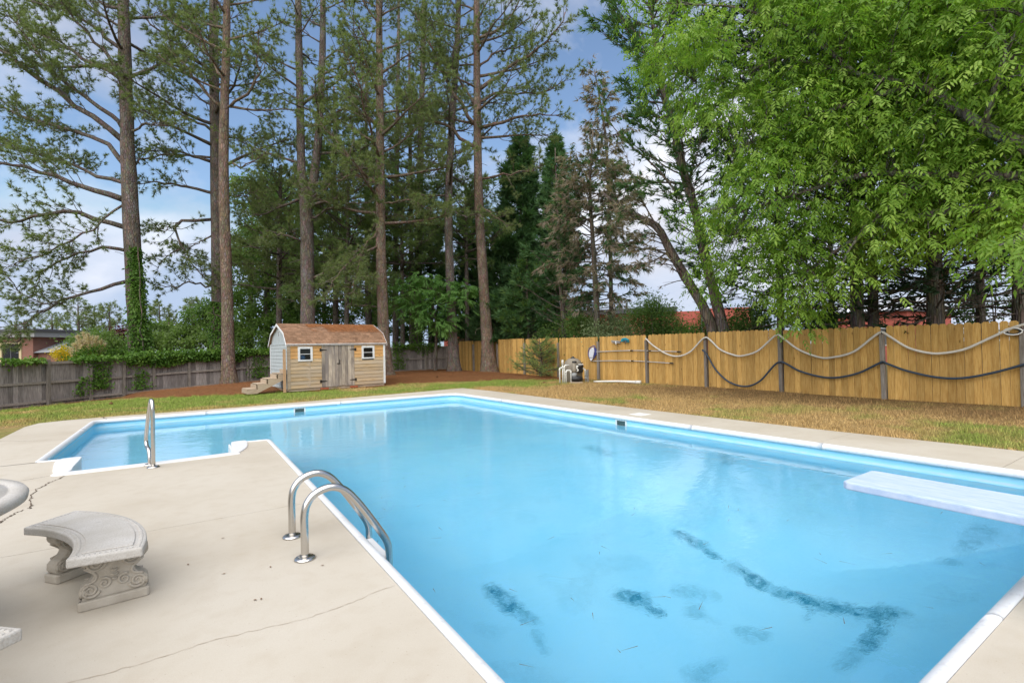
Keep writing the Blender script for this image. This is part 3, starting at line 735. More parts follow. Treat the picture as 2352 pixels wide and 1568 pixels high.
tt = MB().lathe([(0, 0.655), (0.74, 0.655), (0.765, 0.67), (0.77, 0.70), (0.758, 0.718), (0.70, 0.722), (0.695, 0.716), (0.683, 0.716), (0.678, 0.722), (0, 0.722)], 72, (*TC, 0)).build('top', M['stone'], tb, True)
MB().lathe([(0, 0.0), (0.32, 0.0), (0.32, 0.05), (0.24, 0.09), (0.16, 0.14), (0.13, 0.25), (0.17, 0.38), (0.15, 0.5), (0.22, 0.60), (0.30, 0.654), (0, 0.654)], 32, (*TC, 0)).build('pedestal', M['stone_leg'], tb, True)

# ------------------------------------------------------------------ honey-coloured fence
def picket_mesh(name, w, h, t, mat, ear=0.035):
    o = [(-w / 2, 0, 0), (w / 2, 0, 0), (w / 2, 0, h - ear), (w / 2 - ear, 0, h), (-w / 2 + ear, 0, h), (-w / 2, 0, h - ear)]
    me = MB().extrude(o, (0, t, 0)).mesh(name); me.materials.append(mat); return me
rf = empty('wood_fence', (fenceX(0), 0, 0), 'honey coloured dog-eared picket fence with grey posts and draped hoses', 'fence')
pm = picket_mesh('picket', 0.14, 1.83, 0.018, M['fence_pine'])
postY = sorted([-2.2] + [float(onX(px, 880, 14.55)[1]) for px in (2352, 2031, 1796, 1625, 1490, 1379, 1288, 1211, 1149, 1095)] + [28.0])
fang = math.atan2(28.3, RX1 - RX0)
for k_, Y in enumerate(postY):
    X = fenceX(Y) - 0.035; z0 = float(gz(X, Y)) - 0.1; le = rng.normal(0, 0.008, 2)
    MB().bar((X, Y, z0), (X + le[0], Y + le[1], z0 + 1.72 + rng.normal(0, 0.02)), 0.095, 0.095, (1, 0, 0)).build('post', M['post_grey'], rf, bevel=0.006)
for a, b in zip(postY[:-1], postY[1:]):
    for zz in (0.28, 1.0, 1.5):
        MB().bar((fenceX(a) + 0.045, a + 0.05, zz), (fenceX(b) + 0.045, b - 0.05, zz), 0.038, 0.085).build('rail', M['post_grey'], rf)
    L = b - a - 0.13; cnt = max(2, int(round(L / 0.147))); w = L / cnt; z0 = float(gz(fenceX((a + b) / 2) - 0.3, (a + b) / 2))
    zb = rng.normal(0, 0.012)
    for q in range(cnt):
        Y = a + 0.065 + w * (q + 0.5); X = fenceX(Y)
        za = float(gz(X - 0.2, Y))
        o = inst('picket', pm, rf, (X - fenceX(0) + rng.normal(0, 0.002), Y, 0.35 * za + 0.65 * z0 + zb - 0.01 + rng.normal(0, 0.006)), (rng.normal(0, 0.002), rng.normal(0, 0.003), fang + math.pi), ((w - 0.003 - rng.random() * 0.004) / 0.14, 1, 1))

# ------------------------------------------------------------------ weathered grey fence
def pxcol(p):
    d = np.asarray(p, float) - EYE; return 1176 + FPX * (d @ CR) / (d @ CF)
def densify(P, n=600):
    P = np.asarray(P, float); c = np.r_[0, np.cumsum(np.linalg.norm(np.diff(P, axis=0), axis=1))]; t = np.linspace(0, c[-1], n)
    return t, np.c_[np.interp(t, c, P[:, 0]), np.interp(t, c, P[:, 1])]
FP = smoothpath(np.c_[FL[1:], np.zeros(len(FL) - 1)], 80)[:, :2]
ft_, fp_ = densify(FP)
fpx = np.array([pxcol((x, y, 0)) for x, y in fp_])
gf = empty('weathered_fence', (fp_[0][0], fp_[0][1], 0), 'weathered grey plank fence with rails, partly smothered in creeper', 'fence')
s_posts = [0.6, 2.8, 5.0] + [float(np.interp(px, fpx, ft_)) for px in (107, 205, 282, 352, 433, 568)]
while s_posts[-1] < ft_[-1] - 2.6: s_posts.append(s_posts[-1] + 2.36)
s_posts[-1] = float(np.interp(977, fpx, ft_)); s_posts.append(ft_[-1] - 0.05)
s_posts = sorted(s_posts)
def fat(s): return np.array((np.interp(s, ft_, fp_[:, 0]), np.interp(s, ft_, fp_[:, 1])))
def fzz(s): p = fat(s); return float(np.interp(p[0], FL[:, 0], FLZ))
HF = 1.56
pg = picket_mesh('plank', 0.14, HF, 0.02, M['fence_grey'], 0.004)
for s in s_posts:
    p = fat(s); tn = nrm(fat(s + 0.1) - fat(s - 0.1)); ou = np.array((tn[1], -tn[0])); q = p + ou * 0.075
    MB().bar((*q, fzz(s) - 0.15), (q[0] + rng.normal(0, 0.01), q[1], fzz(s) + HF + 0.05 + rng.normal(0, 0.02)), 0.10, 0.10, (*tn, 0)).build('post', M['post_grey'], gf, bevel=0.006)
gaps = {}
for bi, (a, b) in enumerate(zip(s_posts[:-1], s_posts[1:])):
    for zz in (0.14, 0.82, HF - 0.045):
        p, q = fat(a + 0.055), fat(b - 0.055); tn = nrm(q - p); ou = np.array((tn[1], -tn[0])) * 0.045
        MB().bar((*(p + ou), fzz(a) + zz), (*(q + ou), fzz(b) + zz), 0.04, 0.09).build('rail', M['rail_grey'], gf)
cnt = int((ft_[-1] - 0.2) / 0.146)
ang0 = 0
for q in range(cnt):
    s = 0.1 + (q + 0.5) * 0.146; p = fat(s); tn = nrm(fat(s + 0.1) - fat(s - 0.1))
    pxp = np.interp(s, ft_, fpx); wide = 0.012 + rng.random() * 0.006
    if 35 < pxp < 96: wide = 0.022
    inst('plank', pg, gf, (p[0] - fp_[0][0], p[1] - fp_[0][1], fzz(s) - 0.02 + rng.normal(0, 0.008)), (0, rng.normal(0, 0.003), math.atan2(tn[1], tn[0])), ((0.146 - wide + 0.008) / 0.14, 1, 1))

# ------------------------------------------------------------------ garden shed
SR = G(662.8, 898.5, 0.0)
SRZ = math.radians(6.0)
shed = empty('garden_shed', (SR[0], SR[1], -0.02), 'small gambrel-roofed wooden shed with double doors at the back of the lawn', 'shed', rz=SRZ)
SL, SW, SH = 3.72, 2.41, 1.72
B = lambda name, lo, hi, mat, par=shed, bev=0.0: MB().box(lo, hi).build(name, M[mat] if isinstance(mat, str) else mat, par, local=True, bevel=bev)
gam = [(-0.0, SH), (0.34, 2.12), (SW / 2, 2.47), (SW - 0.34, 2.12), (SW, SH)]
# body shell (dark inside) with front wall left open behind windows
B('floor_frame', (0.02, 0.02, 0.0), (SL - 0.02, SW - 0.02, 0.12), 'step_wood')
B('wall_core', (0.03, SW - 0.05, 0.12), (SL - 0.03, SW - 0.02, SH), 'paint_grey')
B('wall_core', (SL - 0.05, 0.05, 0.12), (SL - 0.02, SW - 0.05, SH), 'paint_grey')
B('wall_core', (0.03, 0.05, 0.12), (0.06, SW - 0.05, SH), 'shed_dark')
DX0, DX1 = 1.19, 2.44
WIN = [(0.33, 0.85, 1.09, 1.62), (2.74, 3.27, 1.11, 1.62)]
# clapboards on the front
rows = 12; rh = (SH - 0.10) / rows
for r_ in range(rows):
    z0 = 0.10 + r_ * rh; z1 = z0 + rh + 0.012; zc = (z0 + z1) / 2
    mt = 'board_orange' if r_ >= rows - 4 else 'board_tan'
    for x0, x1, w_ in ((0.07, DX0 - 0.005, WIN[0]), (DX1 + 0.005, SL - 0.07, WIN[1])):
        spans = [(x0, x1)]
        if w_[2] - 0.02 < zc < w_[3] + 0.02: spans = [(x0, w_[0] + 0.02), (w_[1] - 0.02, x1)]
        for a, b in spans:
            pr = [(a, -0.030, z0), (a, -0.010, z1), (a, 0.010, z1), (a, 0.010, z0)]
            MB().extrude(pr, (b - a, 0, 0)).build('clapboard', M[mt], shed, local=True)
B('lintel_board', (DX0 - 0.01, -0.012, 1.665), (DX1 + 0.01, 0.012, SH), 'board_orange')
# left side: grey painted boards and gable panel
for r_ in range(rows):
    z0 = 0.10 + r_ * rh; z1 = z0 + rh + 0.012
    MB().extrude([(-0.024, 0.02, z0), (-0.006, 0.02, z1), (0.012, 0.02, z1), (0.012, 0.02, z0)], (0, SW - 0.04, 0)).build('side_clapboard', M['paint_grey'], shed, local=True)
gp = [(0.0, y, z) for y, z in gam]
gb = MB().extrude([(0.012, y, z) for y, z in gam], (0.02, 0, 0)).build('gable_panel', M['paint_grey'], shed, local=True)
MB().extrude([(SL - 0.03, y, z) for y, z in gam], (0.02, 0, 0)).build('gable_panel', M['paint_grey'], shed, local=True)
B('gable_trim', (-0.026, 0.02, SH - 0.02), (0.008, SW - 0.02, SH + 0.02), 'paint_grey')
vt = B('vent', (-0.004, SW / 2 - 0.06, 2.02), (0.011, SW / 2 + 0.06, 2.26), 'paint_white')
for q in range(5): B('louver', (-0.012, SW / 2 - 0.045, 2.045 + q * 0.042), (-0.005, SW / 2 + 0.045, 2.067 + q * 0.042), 'shed_dark', vt)
# corner boards
B('corner_board', (-0.035, -0.036, 0.08), (0.07, -0.031 + 0.04, SH), 'step_wood')
B('corner_board', (SL - 0.07, -0.036, 0.10), (SL + 0.012, 0.009, SH), 'paint_white')
B('corner_board', (-0.030, SW - 0.05, 0.10), (0.01, SW + 0.01, SH), 'paint_white')
B('fascia', (-0.06, -0.075, SH - 0.06), (SL + 0.05, -0.046, SH + 0.008), 'paint_white')
B('soffit', (-0.05, -0.045, SH - 0.012), (SL + 0.04, 0.02, SH + 0.002), 'paint_white')
# doors: planks, hinges, latch
for d0, d1, sg in ((DX0, (DX0 + DX1) / 2 - 0.003, 1), ((DX0 + DX1) / 2 + 0.003, DX1, -1)):
    dr = empty('door', (d0, 0, 0.09), None, None); dr.parent = shed; tag(dr, 'weathered grey plank shed door')
    n_ = 5; w = (d1 - d0) / n_
    for q in range(n_):
        MB().box((q * w + 0.002, -0.028 - rng.random() * 0.004, rng.normal(0.01, 0.008)), ((q + 1) * w - 0.002, 0.0, 1.565)).build('plank', M['door_wood'], dr, local=True)
    hx = -0.05 if sg > 0 else d1 - d0 + 0.05
    for hz in (0.22, 1.40):
        hg = MB().box((hx - 0.03, -0.042, hz - 0.055), (hx + 0.03, -0.0335, hz + 0.055)).build('hinge', M['black_iron'], dr, local=True)
        tip = hx + sg * 0.24
        MB().extrude([(hx + sg * 0.032, -0.0345, hz - 0.028), (tip, -0.0345, hz - 0.008), (tip, -0.0345, hz + 0.008), (hx + sg * 0.032, -0.0345, hz + 0.028)][::sg], (0, -0.006, 0)).build('strap', M['black_iron'], dr, local=True)
    if sg < 0:
        MB().tube(smoothpath([(0.03, -0.035, 0.86), (0.03, -0.06, 0.88), (0.03, -0.06, 1.00), (0.03, -0.035, 1.02)], 12), 0.012, 8).build('handle', M['black_iron'], dr, True, local=True)
        MB().box((-0.06, -0.047, 0.855), (0.06, -0.036, 0.885)).build('latch', M['black_iron'], dr, local=True)
# windows
for (x0, x1, z0, z1) in WIN:
    wd = empty('window', (x0, 0, z0), None, None); wd.parent = shed
    W_, H_ = x1 - x0, z1 - z0; t = 0.075
    b2 = lambda nm, lo, hi, mt, bv=0.0: MB().box(lo, hi).build(nm, M[mt], wd, local=True, bevel=bv)
    b2('frame', (0, -0.05, 0), (t, -0.02, H_), 'paint_white'); b2('frame', (W_ - t, -0.05, 0), (W_, -0.02, H_), 'paint_white')
    b2('frame', (t, -0.05, H_ - t), (W_ - t, -0.02, H_), 'paint_white'); b2('sill', (t, -0.056, 0), (W_ - t, -0.02, t * 0.7), 'paint_white')
    b2('meeting_rail', (t, -0.044, H_ * 0.47), (W_ - t, -0.022, H_ * 0.47 + 0.02), 'paint_white')
    b2('pane', (t, -0.030, t * 0.7), (W_ - t, -0.027, H_ * 0.47), 'glass'); b2('pane', (t, -0.026, H_ * 0.47 + 0.02), (W_ - t, -0.023, H_ - t), 'glass')
# things seen inside the window
V = nrm(rng.normal(size=(1, 3)))
th, ph = np.meshgrid(np.linspace(0, 2 * math.pi, 25)[:-1], np.linspace(0.05, math.pi - 0.05, 14), indexing='ij')
rr = 0.085 * (1 + 0.22 * np.sin(5 * th + 3 * ph) + 0.15 * np.cos(7 * ph - 2 * th))
Vt = np.stack([rr * np.cos(th) * np.sin(ph) * 1.3, rr * np.sin(th) * np.sin(ph) * 0.7, rr * np.cos(ph)], -1)
i, j = np.meshgrid(np.arange(24), np.arange(13), indexing='ij')
F = np.stack([i * 14 + j, ((i + 1) % 24) * 14 + j, ((i + 1) % 24) * 14 + j + 1, i * 14 + j + 1], -1).reshape(-1, 4)
ca, sa = math.cos(SRZ), math.sin(SRZ)
def S2W(x, y, z): return np.array((SR[0] + ca * x - sa * y, SR[1] + sa * x + ca * y, z - 0.02))
tp = MB().add(Vt.reshape(-1, 3) + S2W(0.50, 0.085, 1.215), F).build('tarp', M['tarp_blue'], smooth=True)
tag(tp, 'crumpled blue tarp behind the shed window next to the wooden steps', 'tarp')
sh_ = MB().box(S2W(0.30, 0.02, 0.14) , S2W(0.80, 0.22, 1.12)).build('storage_shelf', M['step_wood'])
sh_.data.transform(Matrix.Identity(4)); tag(sh_, 'plain board shelf inside the shed under the blue tarp', 'shelf')
# roof with shingles
roof = MB()
ov = 0.07
ridge = (SW / 2, 2.50)
sl_ = [((-0.075, SH - 0.03), (0.31, 2.14)), ((0.31, 2.14), ridge), (ridge, (SW - 0.31, 2.14)), ((SW - 0.31, 2.14), (SW + 0.075, SH - 0.03))]
for (y0, z0), (y1, z1) in sl_:
    roof.extrude([(-ov, y0, z0), (-ov, y1, z1), (-ov, y1, z1 - 0.025), (-ov, y0, z0 - 0.025)], (SL + 2 * ov, 0, 0))
k = N('shingle', 0.95, 0.1)
nn = k.noise(9, 5, rnd=True); c = k.ramp(nn, [(0.3, (0.20, 0.115, 0.07)), (0.55, (0.27, 0.16, 0.10)), (0.75, (0.33, 0.205, 0.13))])
c = k.mix(1.0, c, k.ramp(k.rand(), [(0, 0.72), (1, 1.12)]), 'MULTIPLY'); k.color(c).bump(k.noise(150, 2), 0.6, 0.004); M['shingle'] = k.m
roof_o = roof.build('roof', M['shingle'], shed, local=True)
sm = MB().box((0.0015, 0, 0), (0.2065, 0.165, 0.007)).mesh('shingle'); sm.materials.append(M['shingle'])
for si, ((y0, z0), (y1, z1)) in enumerate(sl_[:2]):
    Ls = math.hypot(y1 - y0, z1 - z0); al = math.atan2(z1 - z0, y1 - y0); nr = max(1, round(Ls / 0.118)); ex = Ls / nr
    for r_ in range(nr):
        s0 = r_ * ex; off_ = (r_ % 2) * 0.104 + rng.normal(0, 0.006)
        x = -ov - 0.01 - off_
        while x < SL + ov - 0.02:
            xa = max(x, -ov - 0.01); wd_ = min(x + 0.208, SL + ov + 0.01) - xa
            if wd_ > 0.03:
                inst('shingle', sm, roof_o, (xa, y0 + math.cos(al) * s0 - math.sin(al) * 0.004, z0 + math.sin(al) * s0 + math.cos(al) * 0.004), (al - 0.045, 0, 0), (wd_ / 0.208, min(1.0, (Ls - s0) / 0.165), 1))
            x += 0.208
MB().tube([(-ov - 0.012, ridge[0], ridge[1] + 0.004), (SL + ov + 0.012, ridge[0], ridge[1] + 0.004)], 0.022, 8).build('ridge_cap', M['shingle'], roof_o, local=True)
for (y0, z0), (y1, z1) in sl_:
    for xx in (-ov - 0.02, SL + ov + 0.004):
        MB().extrude([(xx, y0, z0 - 0.07), (xx, y0, z0 + 0.012), (xx, y1, z1 + 0.012), (xx, y1, z1 - 0.07)], (0.016, 0, 0)).build('rake_trim', M['paint_white'], shed, local=True)
# pine straw lying on the roof
nS = 5200; u = rng.random(nS); xs = 1.0 + 2.7 * rng.random(nS); ysn = 0.33 + 0.86 * np.sqrt(rng.random(nS))
keep = vnoise(xs * 1.0, ysn * 1.5, 1.6, 12) + 0.5 * u + 0.35 * (xs > 1.6) > 0.72; xs, ysn = xs[keep], ysn[keep]
zs_ = np.interp(ysn, [0.31, SW / 2], [2.14, 2.50]) + 0.016 + 0.012 * rng.random(len(xs))
a_ = rng.random(len(xs)) * math.pi; L_ = 0.07 + 0.05 * rng.random(len(xs)); sl0 = (2.50 - 2.14) / (SW / 2 - 0.31)
dx_, dy_ = np.cos(a_) * L_, np.sin(a_) * L_
P0 = np.c_[xs - dx_, ysn - dy_, zs_ - dy_ * sl0]; P1 = np.c_[xs + dx_, ysn + dy_, zs_ + dy_ * sl0]; P0[:, 1] = np.clip(P0[:, 1], 0.2, SW / 2)
Wd = np.c_[-np.sin(a_), np.cos(a_), np.cos(a_) * sl0] * 0.005
V = np.stack([P0 - Wd, P0 + Wd, P1], 1).reshape(-1, 3)
V = np.c_[SR[0] + ca * V[:, 0] - sa * V[:, 1], SR[1] + sa * V[:, 0] + ca * V[:, 1], V[:, 2] - 0.02]
rs = MB().add(V, np.arange(len(V)).reshape(-1, 3), np.repeat(rng.random(len(xs)), 3)).build('roof_straw', M['straw'])
tag(rs, 'fallen orange pine needles lying on the shed roof', 'pine straw', kind='stuff')

# wooden steps beside the shed
ws = empty('wooden_steps', (SR[0], SR[1], 0.0), 'four-tread wooden steps climbing to the grey side of the shed', 'steps', rz=SRZ)
for q in range(4):
    x1 = -1.32 + q * 0.33; zt = 0.17 + q * 0.165
    MB().box((x1, 0.10, zt - 0.035), (x1 + 0.30, 0.92, zt)).build('tread', M['step_wood'], ws, local=True, bevel=0.004)
    MB().box((x1 + 0.27, 0.11, zt), (x1 + 0.295, 0.91, zt + 0.127)).build('riser', M['step_wood'], ws, local=True)
MB().box((-1.335, 0.11, 0.0), (-1.315, 0.91, 0.133)).build('riser', M['step_wood'], ws, local=True)
for yy in (0.06, 0.925):
    o = [(-1.33, yy, -0.01), (-1.02, yy, -0.01), (-0.06, yy, 0.46), (-0.06, yy, 0.62), (-0.33, yy, 0.62), (-0.33, yy, 0.47), (-0.66, yy, 0.46), (-0.66, yy, 0.30), (-1.0, yy, 0.30), (-1.0, yy, 0.13), (-1.33, yy, 0.13)]
    MB().extrude(o, (0, 0.035, 0)).build('stringer', M['step_wood'], ws, local=True)
MB().box((-0.20, -0.12, -0.03), (-0.11, -0.075, 1.52)).build('rail_post', M['stud_wood'], ws, local=True)

# bricks at the shed doors
for q, (x, rz, lab) in enumerate([(1.22, 0.05, 'solid red brick lying on the ground below the left shed door'), (2.34, -0.03, 'cored red brick lying on the ground below the right shed door')]):
    p = S2W(x, -0.20, 0.02)
    b = MB().box((-0.14, -0.05, 0), (0.14, 0.05, 0.06)).build('brick', M['brick_red'], bevel=0.004); b.location = tuple(p); b.rotation_euler = (0, 0, rz + SRZ); tag(b, lab, 'brick')
# ------------------------------------------------------------------ hoses, poles and tools hung on the honey fence
HX = 14.40
def onF(px, py, off=0.0):                              # point just in front of the fence face
    p = onX(px, py, 14.5)
    for _ in range(3): p = onX(px, py, fenceX(p[1]) - 0.02 - off)
    return p
def hose(name, pts, r, mat, label):
    P = smoothpath([onF(x, y, 0.10) for x, y in pts], 150)
    o = MB().tube(P, r, 10).build(name, M[mat], smooth=True); return tag(o, label, 'hose')
wh = [(1483, 777), (1500, 793), (1530, 812), (1557, 818), (1585, 808), (1610, 782), (1622, 775), (1634, 783), (1655, 803), (1685, 815), (1705, 817), (1740, 806), (1773, 777), (1787, 769), (1802, 779), (1835, 803), (1880, 820), (1910, 821), (1960, 808), (2005, 774), (2025, 763), (2045, 774), (2085, 798), (2130, 810), (2165, 811), (2215, 802), (2270, 778), (2320, 755), (2362, 742)]
bh = [(1613, 803), (1624, 815), (1645, 850), (1675, 877), (1712, 887), (1745, 875), (1778, 839), (1793, 831), (1808, 836), (1835, 851), (1880, 864), (1920, 867), (1970, 857), (2015, 836), (2028, 831), (2043, 837), (2085, 852), (2150, 866), (2210, 868), (2280, 856), (2362, 834)]
hose('vacuum_hose', wh, 0.028, 'hose_white', 'long off-white pool hose draped in loops along the upper honey fence')
hose('vacuum_hose', bh, 0.027, 'hose_blue', 'dark blue pool hose draped in loops low on the honey fence')
for (x, y, lab) in [(1622, 778, 'upper hook, farthest from the camera'), (1787, 772, 'upper hook, middle one'), (2025, 766, 'upper hook, nearest the camera')]:
    p = onF(x, y, 0.0); q = onF(x, y, 0.13)
    tag(MB().tube([p, q, q + (0, 0, 0.04)], 0.008, 6).build('hose_hook', M['black_iron']), 'small iron hose hook under the white hose, ' + lab, 'hook', 'hooks holding the hoses')
for (x, y, lab) in [(1793, 834, 'farther one'), (2028, 834, 'nearer one')]:
    p = onF(x, y, 0.0); q = onF(x, y, 0.13)
    tag(MB().tube([p, q, q + (0, 0, 0.04)], 0.008, 6).build('hose_hook', M['black_iron']), 'small iron hook under the dark hose, ' + lab, 'hook', 'hooks holding the hoses')
# coil of black and white at the right end
cp = onF(2328, 761, 0.06); cl = empty('hanging_clamp', cp, 'small black and white tangle hanging by the white hose end at the right', 'clamp')
for q in range(3):
    th = np.linspace(0, 2 * math.pi, 16); r_ = 0.075 + 0.018 * q
    MB().tube(np.c_[np.full(16, cp[0] - 0.025 * q), cp[1] + r_ * 1.3 * np.cos(th), cp[2] + 0.65 * r_ * np.sin(th)], 0.014, 6).build('loop', M['black_plastic' if q < 2 else 'plastic_white'], cl, True)
def pole(a, b, label, rings, bend=0.0):
    A, Bp = onF(*a, 0.05), onF(*b, 0.05); mid = (A + Bp) / 2 + (0, 0, bend)
    r = empty('telescopic_pole', A, label, 'pole', 'poles hung level on the honey fence')
    P = smoothpath([A, mid, Bp], 30); k0 = int(30 * rings[0])
    MB().tube(P[:k0 + 1], 0.020, 10).build('inner_tube', M['aluminium'], r, True); MB().tube(P[k0:], 0.016, 10).build('outer_tube', M['aluminium'], r, True)
    for t in rings:
        q = P[min(28, int(t * 30))]; d = nrm(Bp - A); MB().tube([q - d * 0.06, q + d * 0.06], 0.026, 10).build('collar', M['black_plastic'], r, True)
    d = nrm(Bp - A); MB().tube([Bp - d * 0.14, Bp], 0.026, 10).build('grip', M['black_plastic'], r, True)
    return A, r
pole((1364, 808), (1563, 807.5), 'upper aluminium pole on the fence, carrying the leaf net', [0.48, 0.68], 0.05)
pole((1357, 829), (1546, 834), 'lower aluminium pole on the fence, below the net', [0.55], 0.05)
npx = onF(1360, 809, 0.06); ln = empty('leaf_net', npx, 'blue-framed pool leaf net with pale bag hanging at the pole end', 'net')
fr_ = smoothpath([onF(x, y, 0.08) for x, y in [(1354, 822), (1351, 812), (1353, 802), (1359, 796), (1366, 795), (1367, 806), (1364, 822), (1354, 822)]], 40)
MB().tube(fr_, 0.018, 8).build('hoop', M['navy'], ln, True)
bag = [onF(x, y, 0.08) for x, y in [(1355, 821), (1354, 812), (1356, 803), (1361, 798), (1365, 798), (1366, 807), (1363, 821)]]
MB().extrude(bag, (-0.05, 0, 0)).build('bag', M['net_mesh'], ln, bevel=0.02)
tl_ = [onF(x, y, 0.10) for x, y in [(1355, 822), (1363, 822), (1358.5, 829)]]
MB().extrude(tl_, (-0.03, 0, 0)).build('bag_tail', M['net_mesh'], ln)
MB().extrude([onF(x, y, 0.03) for x, y in [(1364, 818), (1370, 815), (1371, 802), (1366, 797)]], (-0.04, 0, 0)).build('yoke', M['navy'], ln)
# vacuum head and wall brush
vp = onF(1415, 784, 0.06); vh = empty('pool_vacuum', vp, 'flat grey pool vacuum head hung high on the honey fence', 'pool vacuum')
MB().bar(onF(1405, 783, 0.05), onF(1425, 784.5, 0.05), 0.07, 0.05).build('body', M['box_grey'], vh, bevel=0.01)
MB().bar(onF(1405, 786, 0.05), onF(1425, 787.5, 0.05), 0.03, 0.02).build('edge', M['aluminium'], vh)
MB().tube([onF(1414, 784, 0.08), onF(1415, 791, 0.10)], 0.022, 8).build('swivel', M['plastic_white'], vh, True)
tp_ = onF(1437, 781, 0.06); tbk = empty('wall_brush', tp_, 'teal pool wall brush hung beside the vacuum head', 'brush')
MB().extrude([onF(x, y, 0.02) for x, y in [(1428, 785), (1429, 779), (1433, 776), (1440, 776), (1445, 779), (1446, 786), (1437, 784)]], (-0.07, 0, 0)).build('body', M['teal'], tbk, bevel=0.015)
MB().tube([onF(1436, 781, 0.10), onF(1437, 789, 0.11)], 0.022, 8).build('socket', M['grey_cap'], tbk, True)
MB().tube([onF(1430, 781, 0.105), onF(1443, 782, 0.105)], 0.014, 6).build('bristle_bar', M['black_plastic'], tbk, True)
# loose white pipe on the ground
a, b = G(1364, 876, 0.02), G(1471, 877.5, 0.05)
pp = empty('loose_pipe', a, 'long loose white pipe lying on the ground below the poles', 'pipe')
MB().tube(smoothpath([a, (a + b) / 2 + (0, 0, 0.02), b], 14), np.linspace(0.03, 0.055, 14), 10).build('pipe_body', M['pvc'], pp, True)
d = nrm(b - a); MB().tube([b - d * 0.2, b + d * 0.02], 0.065, 12).build('coupling', M['pvc'], pp, True)

# ------------------------------------------------------------------ filter plant
FR = G(1317, 877.5, 0.0); FR[2] = float(gz(FR[0], FR[1]))
vd = nrm(np.array((FR[0], FR[1], 0))); frz = math.atan2(vd[1], vd[0]) - math.pi / 2
U = 0.00240
def fl(zx, zy, y=0.0): return ((zx - 505) * U, y, (968 - zy) * U)
ft = empty('pool_filter', FR, 'tan dome-topped pool sand filter with black valve by the honey fence', 'pool filter', rz=frz)
MB().lathe([(0, 0), (0.33, 0), (0.37, 0.06), (0.375, 0.60), (0.36, 0.72), (0.30, 0.85), (0.20, 0.93), (0.10, 0.96), (0, 0.965)], 40, (0.0, 0.25, 0)).build('tank', M['tank_tan'], ft, True, local=True)
MB().lathe([(0, 0.95), (0.11, 0.95), (0.10, 0.975), (0.05, 1.0), (0.045, 1.03), (0, 1.035)], 20, (0.0, 0.25, 0)).build('lid', M['black_plastic'], ft, True, local=True)
vv = MB().lathe([(0, 0.0), (0.10, 0.0), (0.12, 0.04), (0.12, 0.22), (0.14, 0.24), (0.14, 0.28), (0.10, 0.31), (0, 0.32)], 20, fl(620, 800, -0.16)).build('multiport_valve', M['black_plastic'], ft, True, local=True)
MB().bar(fl(625, 668, -0.18), fl(662, 632, -0.22), 0.03, 0.03).build('lever', M['black_plastic'], vv, local=True)
MB().tube([fl(590, 665, -0.28), fl(672, 665, -0.28)], 0.016, 8).build('collar', M['plastic_white'], vv, True, local=True)
MB().tube(smoothpath([fl(560, 690, -0.26), fl(585, 695, -0.28), fl(560, 720, -0.28), fl(590, 760, -0.28), fl(565, 775, -0.26)], 20), 0.028, 10).build('union_pipe', M['pvc'], ft, True, local=True)
cn = MB().lathe([(0, 0), (0.075, 0), (0.08, 0.08), (0.08, 0.38), (0, 0.38)], 20, fl(525, 792, -0.26)).build('chlorinator', M['tank_tan'], ft, True, local=True)
MB().lathe([(0, 0), (0.09, 0), (0.09, 0.06), (0, 0.07)], 20, fl(527, 637, -0.26)).build('cap', M['black_plastic'], cn, True, local=True)
MB().lathe([(0, 0), (0.11, 0), (0.11, 0.12), (0.09, 0.16), (0, 0.17)], 18, fl(520, 870, -0.30)).build('pump_basket', M['box_grey'], ft, True, local=True)
pu = MB().lathe([(0, 0), (0.10, 0), (0.115, 0.05), (0.115, 0.26), (0.09, 0.30), (0.085, 0.42), (0, 0.43)], 20, fl(480, 893, -0.34), 'x').build('pump_motor', M['black_plastic'], ft, True, local=True)
MB().box(fl(455, 962, -0.45), fl(655, 945, -0.2)).build('pump_base', M['step_wood'], ft, local=True)
def pipe(pts, r=0.028):
    P = []
    for k_, p in enumerate(pts):
        p = np.array(p, float)
        if 0 < k_ < len(pts) - 1:
            a, b = np.array(pts[k_ - 1]), np.array(pts[k_ + 1]); da, db = nrm(a - p), nrm(b - p)
            P += [p + da * 0.045, p + (da + db) * 0.012, p + db * 0.045]
        else: P.append(p)
    o = MB().tube(P, r, 12).build('pipe', M['pvc'], ft, True, local=True)
    for p in P[1:-1:3] + P[3:-1:3]: pass
    for k_, p in enumerate(pts[1:-1]):
        p = np.array(p); a, b = np.array(pts[k_]), np.array(pts[k_ + 2])
        for q in (a, b):
            d = nrm(q - p); MB().tube([p + d * 0.045, p + d * 0.10], r * 1.28, 12).build('elbow', M['pvc'], o, True, local=True)
    return o
pipe([fl(287, 985, -0.30), fl(287, 716, -0.30), fl(338, 716, -0.28)])
pipe([fl(337, 985, -0.25), fl(337, 600, -0.25)], 0.030); MB().lathe([(0, 0), (0.045, 0), (0.045, 0.18), (0.035, 0.2), (0, 0.2)], 14, fl(337, 672, -0.25)).build('coupling', M['pvc'], ft, True, local=True)
pipe([fl(365, 990, -0.33), fl(365, 678, -0.33), fl(440, 676, -0.25)])
pipe([fl(391, 990, -0.36), fl(391, 758, -0.36), fl(468, 758, -0.36), fl(468, 990, -0.36)])
pipe([fl(660, 735, -0.2), fl(697, 735, -0.15), fl(697, 850, -0.15)], 0.022)
eb = empty('electric_box', ft.location, 'small grey electrical box on a stub post beside the filter', 'electric box', rz=frz)
MB().box(fl(722, 975, 0.0), fl(760, 755, 0.09)).build('stub_post', M['post_grey'], eb, local=True)
MB().box(fl(690, 905, -0.10), fl(722, 858, -0.02)).build('switch_box', M['box_grey'], eb, local=True, bevel=0.006)
